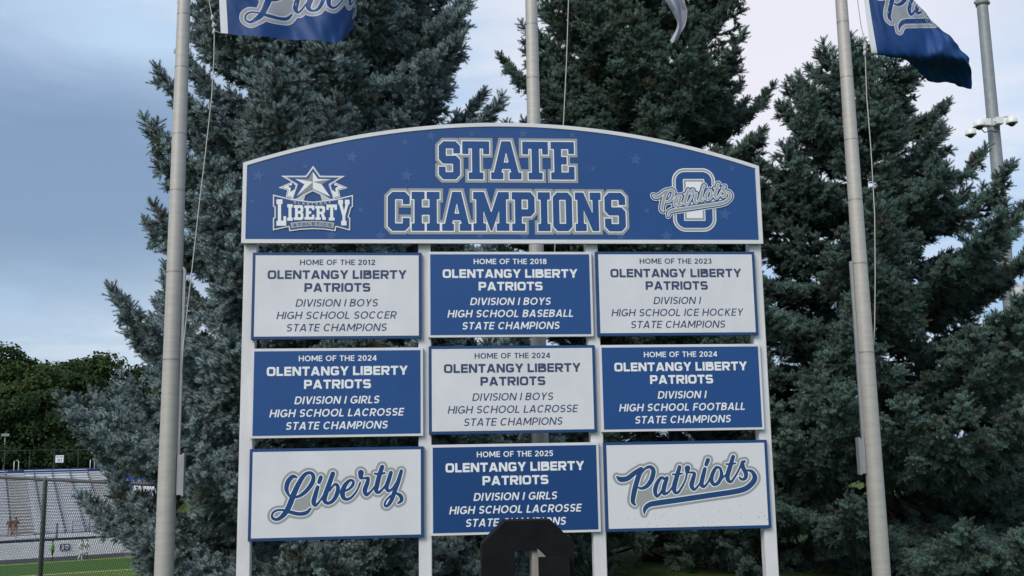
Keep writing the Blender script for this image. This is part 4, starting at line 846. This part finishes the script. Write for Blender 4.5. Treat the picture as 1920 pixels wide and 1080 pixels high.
for k in range(int((FLn+hgt)/sp2)+1):
    for sg, off in ((1, .004), (-1, -.004)):
        sA = k*sp2-(hgt if sg > 0 else 0); sB = sA+hgt*sg if sg > 0 else sA-hgt
        a0, z_a = sA, zb; b0, z_b = sB, zt2
        if a0 < 0: z_a += (0-a0)*1 if sg > 0 else 0; a0 = 0
        if b0 < 0: z_b -= (0-b0); b0 = 0
        if b0 > FLn: z_b -= (b0-FLn); b0 = FLn
        if a0 > FLn: z_a += (a0-FLn); a0 = FLn
        if z_b-z_a < .05: continue
        nrm = Vector((-fdn.y, fdn.x, 0)); m.tube([fp(a0, z_a)+nrm*(off-.024), fp(b0, z_b)+nrm*(off-.024)], .0023, 3, caps=False)
o = m.build('wire_mesh', WIRE, fen); tag(o, kind='stuff')

# ------------------------------------------------------------------ stadium stand
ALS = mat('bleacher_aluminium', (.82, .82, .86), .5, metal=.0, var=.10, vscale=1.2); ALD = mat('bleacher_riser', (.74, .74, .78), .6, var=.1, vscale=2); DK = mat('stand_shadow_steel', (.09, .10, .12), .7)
CON = mat('aisle_concrete', (.55, .53, .50), .7, var=.08); SB = mat('stadium_blue_paint', (.012, .035, .12), .5); RAILM = mat('stand_rail_steel', (.30, .31, .33), .5, metal=.3)
NR = 22; RUN, RISE = .78, .245; V0, Z0 = 4.2, 1.75; U0, U1 = -32., 6.2; AIS = (-2.9, -1.3)
stand = tag(empty('bleacher_stand', tuple(SO)), 'long silver aluminium bleacher stand on the far side of the football field', 'bleachers')
def loc(mb): mb.v = [(x-SO.x, y-SO.y, z-SO.z) for x, y, z in mb.v]; return mb
for k in range(NR):
    v = V0+k*RUN; z = Z0+k*RISE; m2 = MB()
    for a, b in ((U0, AIS[0]), (AIS[1], U1-1.3)):
        m = MB(); sbox(m, a, b, v, v+.30, z+.40, z+.445, 0); loc(m).build('bench_plank', ALS, stand)
        u = a+.9
        while u < b: sbox(m2, u-.04, u+.04, v+.05, v+.22, z+.036, z+.398); sbox(m2, u-.03, u+.10, v-.03, v-.002, z+.24, z+.44); u += 1.75
    o = loc(m2).build('bench_bracket', DK, stand); tag(o, kind='stuff')
    m = MB(); sbox(m, U0, U1, v+.30, v+RUN, z, z+.035); loc(m).build('foot_board', ALD, stand)
    m = MB(); sbox(m, U0, U1, v+.27, v+.298, z-.18, z+.03); loc(m).build('riser_board', ALD, stand)
    for a, b in (AIS, (U1-1.2, U1)): m = MB(); sbox(m, a, b, v+.02, v+.42, z+.036, z+.17, 0); loc(m).build('aisle_step', CON, stand)
VE, ZE = V0+NR*RUN, Z0+NR*RISE
m = MB(); sbox(m, U0, U1, VE+.05, VE+.12, ZE-.3, ZE+.32); loc(m).build('back_panel', SB, stand)
m = MB()
for u in np.arange(U0, U1, 2.4): m.tube([st(u, VE+.2, ZE-.4), st(u, VE+.2, ZE+2.3)], .03, 5)
m.tube([st(U0, VE+.2, ZE+2.3), st(U1, VE+.2, ZE+2.3)], .02, 5)
loc(m).build('back_fence_frame', mat('back_fence_dark', (.05, .06, .07), .6), stand)
for u in (-2.3, 5.2):
    m = MB(); a = [st(u, VE-.3, ZE+.2), st(u, VE-.3, ZE+1.15), st(u+.22, VE-.3, ZE+1.3), st(u+.44, VE-.3, ZE+1.15), st(u+.44, VE-.3, ZE+.2)]; m.tube(a, .035, 6); loc(m).build('hoop_rail', mat('white_rail_paint', (.7, .7, .68), .5), stand, True)
m = MB(); m.tube([st(U1, V0, Z0+1.0)]+[st(U1, V0+k*RUN, Z0+k*RISE+1.0) for k in range(1, NR)], .035, 6)
for k in range(0, NR, 2): m.tube([st(U1, V0+k*RUN, Z0+k*RISE), st(U1, V0+k*RUN, Z0+k*RISE+1.0)], .025, 5)
loc(m).build('side_rail', CON, stand, True)
m = MB(); sbox(m, U0, U1+5, V0-.6, V0+.2, Z0-.3, Z0, 0); sbox(m, U0, 1.5, V0-.4, VE, .0, Z0-.31, 1); loc(m).build('front_walkway', [ALS, DK], stand)  # second box is a dark mass colouring in the shade beneath the stand
m = MB()
for u in np.arange(1.9, U1+5, 1.45): m.tube([st(u, V0-.55, Z0-1.2 if u < 2 else Z0-.2), st(u, V0-.55, Z0+1.1)], .035, 5)
for zz_ in (1.1, .75, .4, .1): m.tube([st(1.9, V0-.55, Z0+zz_), st(U1+5, V0-.55, Z0+zz_)], .025, 5)
m.tube([st(.6, V0-.55, .4), st(.6, V0-.55, Z0+1.05)], .09, 6)
loc(m).build('front_rail', mat('blue_rail_paint', (.06, .09, .16), .5), stand, True)
m = MB()
for u in np.arange(-14, .6, 1.6): m.tube([st(u, V0-1.3, 1.2), st(u, V0-1.3, 1.9+.02*u)], .035, 5)
for zz_ in (0, -.35): m.tube([st(-15, V0-1.3, 1.62+zz_), st(.6, V0-1.3, 1.95+zz_)], .028, 5)
loc(m).build('ramp_rail', RAILM, stand, True)
# planked wall along the track
wall = tag(empty('planked_wall', tuple(SO)), 'low silver planked wall along the track below the stand', 'wall')
for k in range(6):
    m = MB(); z0_ = .03+k*.235; zl, zr = z0_+.222, z0_+.222; m_u = -34.
    top_l = .95 if k == 5 else 99
    sbox(m, -34, 8.5, .8+.012*(k % 2), .9, z0_, z0_+.222); loc(m).build('plank', ALS, wall)
nsign = tag(empty('yard_marker', tuple(SO)), 'blue yard marker board with white number 20 on the planked wall', 'sign')
m = MB(); sbox(m, .64, 1.42, .68, .74, .60, 1.12); loc(m).build('marker_board', SB, nsign)
m = MB()
text(m, '20', glyphs(.2, 3.5, {'*': .6}), 1.03, .66, .40, width=.62, fn=lambda u, z: tuple(st(u, .66, z)), gap=.2); loc(m).build('number', LETW, nsign)
# section sign on the back fence
q = Vector(atz(111, 865, ZE+SO.z+1.6)); dq = q-SO; 
ss = tag(empty('section_sign', tuple(SO)), 'small white section 103 sign above the top row of the stand', 'sign')
def lineu(px_):                         # u of a pixel column on the back fence line
    d = (px_-960)*cR+(540-870)*cU+FOC*cF; d = Vector((d[0], d[1])); o = SO+vdir*(VE+.12)-Vector(CAM); A2 = np.array([[d.x, -udir.x], [d.y, -udir.y]]); return float(np.linalg.solve(A2, np.array([o.x, o.y]))[1])
ua, ub = lineu(103.5), lineu(118.5)
m = MB(); sbox(m, ua, ub, VE+.06, VE+.11, ZE+.95, ZE+1.72); loc(m).build('sign_plate', LETW, ss)
m = MB(); f_ = lambda u, z: tuple(st(u, VE+.05, z))
text(m, 'SECTION', SANS, (ua+ub)/2, ZE+1.47, .15, width=(ub-ua)*.8, fn=f_); text(m, '103', SANS, (ua+ub)/2, ZE+1.05, .30, width=(ub-ua)*.62, fn=f_); loc(m).build('lettering', NAVY, ss)
# blue seats
bs = tag(empty('seat_block', tuple(SO)), 'block of blue stadium seats right of the silver bleachers', 'seats')
for k in range(16, NR):
    for u in np.arange(U1+.5, U1+5, .62):
        m = MB(); v = V0+k*RUN; z = Z0+k*RISE; sbox(m, u, u+.5, v, v+.4, z+.4, z+.45); sbox(m, u, u+.5, v+.4, v+.45, z+.45, z+.85); sbox(m, u+.2, u+.3, v+.1, v+.3, z, z+.4); loc(m).build('seat', mat('blue_seat_plastic', (.015, .05, .24), .5), bs)
m = MB()
for k in range(NR): sbox(m, U1+.1, U1+5, V0+k*RUN+.3, V0+(k+1)*RUN+.3, Z0+k*RISE-.3, Z0+k*RISE); 
loc(m).build('seat_deck', ALD, bs)
m = MB(); lu = lineu(12); m.tube([st(lu, VE+6, -1), st(lu, VE+6, ZE+3.9)], .07, 8); m2 = loc(m); lpost = tag(empty('lamp_post', tuple(SO)), 'thin lamp post in front of the woods at the far left', 'lamp post'); m2.build('pole', GALV, lpost, True)
m = MB(); sbox(m, lu-.4, lu+.4, VE+5.8, VE+6.2, ZE+3.9, ZE+4.2); loc(m).build('lamp_head', RAILM, lpost)

# ------------------------------------------------------------------ people
def skincol(n_): return {'fair': (.45, .27, .19), 'tan': (.30, .17, .11), 'dark': (.12, .07, .05)}[n_]
def person(pos, rz, label, pose='stand', shirt=(.5, .5, .5), shorts=(.03, .03, .03), skin='fair', sock=None, hair=(.03, .02, .015), h=1.75, long_sleeve=False, phase=.15):
    s_ = h/1.75; J = {}
    if pose == 'sit':
        J = dict(pel=(0, 0, .50), ch=(.0, -.04, .86), nk=(0, -.04, 1.03), hd=(0, -.02, 1.20), kL=(.13, .42, .50), kR=(-.13, .42, .50), fL=(.13, .40, .08), fR=(-.13, .42, .08), tL=(.13, .55, .04), tR=(-.13, .56, .04), sL=(.19, -.04, .96), sR=(-.19, -.04, .96), eL=(.25, .08, .72), eR=(-.25, .08, .72), hL=(.14, .32, .58), hR=(-.14, .32, .58), hipL=(.1, .02, .5), hipR=(-.1, .02, .5))
    else:
        p = phase
        J = dict(pel=(0, 0, .96), ch=(0, .02+p*.2, 1.30), nk=(0, .03+p*.3, 1.48), hd=(0, .06+p*.3, 1.65), kL=(.12, p*.9, .52), kR=(-.12, -p*.2, .50), fL=(.13, p*.7, .09), fR=(-.13, -p*1.6, .12), tL=(.13, p*.7+.16, .04), tR=(-.13, -p*1.6+.15, .05), sL=(.20, .02+p*.2, 1.42), sR=(-.20, .02+p*.2, 1.42), eL=(.27, -p*.6, 1.16), eR=(-.27, p*.8, 1.15), hL=(.27, .08-p*.3, .92), hR=(-.27, .2+p*1.0, .98), hipL=(.1, 0, .92), hipR=(-.1, 0, .92))
    rad = dict(pel=.15, ch=.16, nk=.06, hd=.105, kL=.06, kR=.06, fL=.045, fR=.045, tL=.035, tR=.035, sL=.07, sR=.07, eL=.045, eR=.045, hL=.035, hR=.035, hipL=.10, hipR=.10)
    names = list(J); me = bpy.data.meshes.new('body'); E_ = [('pel', 'ch'), ('ch', 'nk'), ('nk', 'hd'), ('pel', 'hipL'), ('pel', 'hipR'), ('hipL', 'kL'), ('hipR', 'kR'), ('kL', 'fL'), ('kR', 'fR'), ('fL', 'tL'), ('fR', 'tR'), ('ch', 'sL'), ('ch', 'sR'), ('sL', 'eL'), ('sR', 'eR'), ('eL', 'hL'), ('eR', 'hR')]
    me.from_pydata([tuple(c*s_ for c in J[k]) for k in names], [(names.index(a), names.index(b)) for a, b in E_], [])
    ob = bpy.data.objects.new('tmp', me); COL.objects.link(ob); md = ob.modifiers.new('s', 'SKIN'); sub = ob.modifiers.new('u', 'SUBSURF'); sub.levels = 1
    for i, k in enumerate(names): d = me.skin_vertices[0].data[i]; d.radius = (rad[k]*s_, rad[k]*s_); d.use_root = (k == 'pel')
    dg = bpy.context.evaluated_depsgraph_get(); nm = bpy.data.meshes.new_from_object(ob.evaluated_get(dg)); bpy.data.objects.remove(ob)
    T = tag(empty('person', pos, rz), label, 'person')
    ms = [mat('skin_'+skin, skincol(skin), .6), mat('shirt_%s' % str(shirt), shirt, .8), mat('shorts_%s' % str(shorts), shorts, .8), mat('sock_%s' % str(sock), sock, .8) if sock else mat('skin_'+skin, skincol(skin), .6), mat('shoe_dark', (.03, .03, .035), .6)]
    nm.materials.clear()
    for q in ms: nm.materials.append(q)
    for f in nm.polygons:
        c = f.center/s_; f.use_smooth = True; z = c.z
        if pose == 'sit': f.material_index = 4 if z < .1 else 0 if z < .42 and c.y > .3 else 0 if z > 1.03 else 2 if z < .62 and c.y > -.3 and z > .40 and c.y < .36 and abs(c.x) < .24 else 1 if z > .6 and abs(c.x) < .3 and c.y < .12 else 0
        else: f.material_index = 4 if z < .09 else 3 if z < .42 else 0 if z < .58 else 2 if z < .98 and abs(c.x) < .24 else 1 if z < 1.5 and (abs(c.x) < .23 or z > 1.2) and z > .9 and z > (1.2 if abs(c.x) > .24 else .9) else 0
    body = bpy.data.objects.new('body', nm); COL.objects.link(body); body.parent = T
    hd = Vector(J['hd'])*s_; bm = bmesh.new(); bmesh.ops.create_icosphere(bm, subdivisions=2, radius=.118*s_)
    for v in list(bm.verts):
        if v.co.z < -.03 and v.co.y > -.02: bm.verts.remove(v)
        elif v.co.y > .07 and v.co.z < .04: bm.verts.remove(v)
    bmesh.ops.translate(bm, verts=bm.verts[:], vec=hd+Vector((0, -.012, .045))); m = MB(); m.bm(bm); m.build('hair', mat('hair_%s' % str(hair), hair, .8), T, True)
    m = MB(); m.tube([hd+Vector((0, .095, .045)), hd+Vector((0, .125, .02)), hd+Vector((0, .10, .0))], [.006, .014, .008], 6); m.build('nose', ms[0], T, True)
    return T
def place(px_, py_, v, z):              # stadium point under a pixel column at slope position v
    d = (px_-960)*cR+(540-py_)*cU+FOC*cF; o = SO+vdir*v-Vector(CAM); u = float(np.linalg.solve(np.array([[d[0], -udir.x], [d[1], -udir.y]]), np.array([o.x, o.y]))[1]); return st(u, v, z)
face = math.pi+0.35
def row_at(py_):                        # row whose seat height projects to the pixel row
    best = None
    for k in range(NR):
        p = place(150, py_, V0+k*RUN, Z0+k*RISE+.44); d = np.array(p)-CAM; yy = 540-FOC*(d@cU)/(d@cF)
        if best is None or abs(yy-py_) < best[0]: best = (abs(yy-py_), k)
    return best[1]
def seat(px_, py_, label, **kw):
    k = row_at(py_); p = place(px_, py_, V0+k*RUN+.15, Z0+k*RISE+.0); person(tuple(p), face, label, 'sit', **kw)
p = place(98, 1050, -3.0, .02); person(tuple(p), face-1.9, 'person in a bright green shirt and black shorts walking along the track', 'stand', (.10, .55, .05), (.02, .02, .02), 'fair', (.02, .02, .02), h=1.72, phase=.06)
p = place(151, 1050, -3.6, .02); person(tuple(p), face+1.2, 'player in white kit with white socks running, nearer the green shirted person', 'stand', (.75, .75, .78), (.72, .72, .75), 'tan', (.75, .75, .75), h=1.78, phase=.17)
p = place(160, 1050, -2.8, .02); person(tuple(p), face+1.5, 'player in white kit half hidden behind the spruce boughs', 'stand', (.72, .74, .78), (.72, .72, .75), 'dark', (.04, .05, .12), h=1.74, phase=.14)
seat(170, 966, 'spectator in a dark red top sitting alone with a companion in white mid stand', shirt=(.30, .05, .06), shorts=(.03, .03, .04))
seat(179.5, 966, 'spectator in a white top sitting beside the one in dark red', shirt=(.7, .7, .75), shorts=(.35, .12, .09), skin='tan')
seat(205, 1000, 'spectator in an orange top on the front row by the spruce', shirt=(.45, .16, .08), shorts=(.03, .03, .04), skin='tan')
seat(215, 1000, 'spectator in black with bare knees on the front row by the spruce', shirt=(.03, .03, .04), shorts=(.35, .15, .1), skin='tan')
seat(223, 898, 'spectator in a pink and blue top beside the blue seats', shirt=(.45, .2, .25), shorts=(.04, .05, .12))
seat(256, 935, 'spectator in a red shirt seen through the spruce boughs', shirt=(.55, .10, .10), shorts=(.05, .06, .15))
seat(245, 925, 'spectator in a blue shirt seen through the spruce boughs', shirt=(.06, .12, .4), shorts=(.05, .06, .15))
seat(272, 938, 'spectator in an orange shirt beside the flagpole', shirt=(.5, .22, .12), shorts=(.05, .06, .15), skin='tan')
for x_, lab, hc in ((17, 'long haired spectator with bare shoulders at the far left of the front row', (.05, .025, .015)), (28, 'spectator in brown leaning at the left end of the front row', (.08, .04, .02))):
    p = place(x_, 1013, V0-.15, Z0-.0); person(tuple(p), face, lab, 'stand', (.16, .07, .05), (.3, .14, .09), 'tan', hair=hc, h=1.66, phase=.03)

# ------------------------------------------------------------------ woods behind the stand
def leaf_mat(name, a, b):
    m = mat(name, a, .8, col2=b, vscale=.35, spec=.15); return m
LF = [leaf_mat('oak_leaves', (.040, .068, .018), (.015, .030, .010)), leaf_mat('maple_leaves', (.052, .080, .020), (.020, .038, .012)), leaf_mat('elm_leaves', (.030, .056, .018), (.013, .028, .011))]
def crown_mesh(seed, W_, H_, n_=15000):
    r = np.random.default_rng(seed); cs = [(0, 0, H_*.62, W_*.42)]
    for k in range(17):
        a = r.uniform(0, 6.28); rr = r.uniform(.2, 1)*W_*.46; zz_ = r.uniform(.18, .92)*H_; rr *= math.sqrt(max(.15, 1-((zz_/H_-.5)/.55)**2)); cs.append((rr*math.cos(a), rr*math.sin(a), zz_, W_*r.uniform(.13, .24)))
    cs = np.array(cs); ci = r.integers(0, len(cs), n_); d = r.normal(size=(n_, 3)); d /= np.linalg.norm(d, axis=1)[:, None]
    rad_ = cs[ci, 3]*(r.uniform(.55, 1.12, n_)); P = cs[ci, :3]+d*rad_[:, None]*[1, 1, .8]
    nrm = d+r.normal(0, .6, (n_, 3)); nrm /= np.linalg.norm(nrm, axis=1)[:, None]; t = np.cross(nrm, r.normal(size=(n_, 3))); t /= np.linalg.norm(t, axis=1)[:, None]; b = np.cross(nrm, t); s_ = r.uniform(.12, .26, n_)[:, None]
    V = np.stack([P-t*s_, P+b*s_*.7, P+t*s_, P-b*s_*.6], 1).reshape(-1, 3); me = bpy.data.meshes.new('crown')
    me.from_pydata(V.tolist(), [], [(4*i, 4*i+1, 4*i+2, 4*i+3) for i in range(n_)]); return me
CM = []
for i in range(4): me = crown_mesh(50+i, 9.5, 17); me.materials.append(LF[i % 3]); CM.append(me)
tm = MB(); tm.tube([(0, 0, -1), (.1, 0, 3), (0, .1, 7), (.2, 0, 12)], [.35, .28, .22, .08], 8)
for k in range(6): a = k*1.1; tm.tube([(0, 0, 5+k), (2*math.cos(a), 2*math.sin(a), 7.5+k), (3.6*math.cos(a), 3.6*math.sin(a), 9.5+k)], [.13, .08, .03], 5)
trunk_me = None
r2 = np.random.default_rng(4); cnt = 0
for row, (vv, zs, du) in enumerate(((VE+9, .95, 5.2), (VE+17, 1.14, 5.6), (VE+26, 1.40, 4.7))):
    u = lineu(-60)-4
    while u < lineu(330)+8:
        p = st(u+r2.uniform(-1, 1), vv+r2.uniform(-1.5, 1.5), 0); T = empty('broadleaf_tree', tuple(p), r2.uniform(0, 6)); sc_ = zs*r2.uniform(.90, 1.08); T.scale = (sc_*1.05, sc_*1.05, sc_)
        tag(T, ('leafy tree in the dark front edge of the woods behind the stand', 'leafy tree in the middle depth of the woods behind the stand', 'taller leafy tree showing its top against the sky behind the stand')[row], 'tree', 'trees of the dark woods, row %s' % ('nearest the stand', 'in the middle', 'on the skyline')[row])
        if trunk_me is None: to = tm.build('trunk', bark(), T, True); trunk_me = to.data
        else: to = bpy.data.objects.new('trunk', trunk_me); COL.objects.link(to); to.parent = T
        co = bpy.data.objects.new('crown', CM[cnt % 4]); COL.objects.link(co); co.parent = T; cnt += 1; u += du*r2.uniform(.85, 1.15)
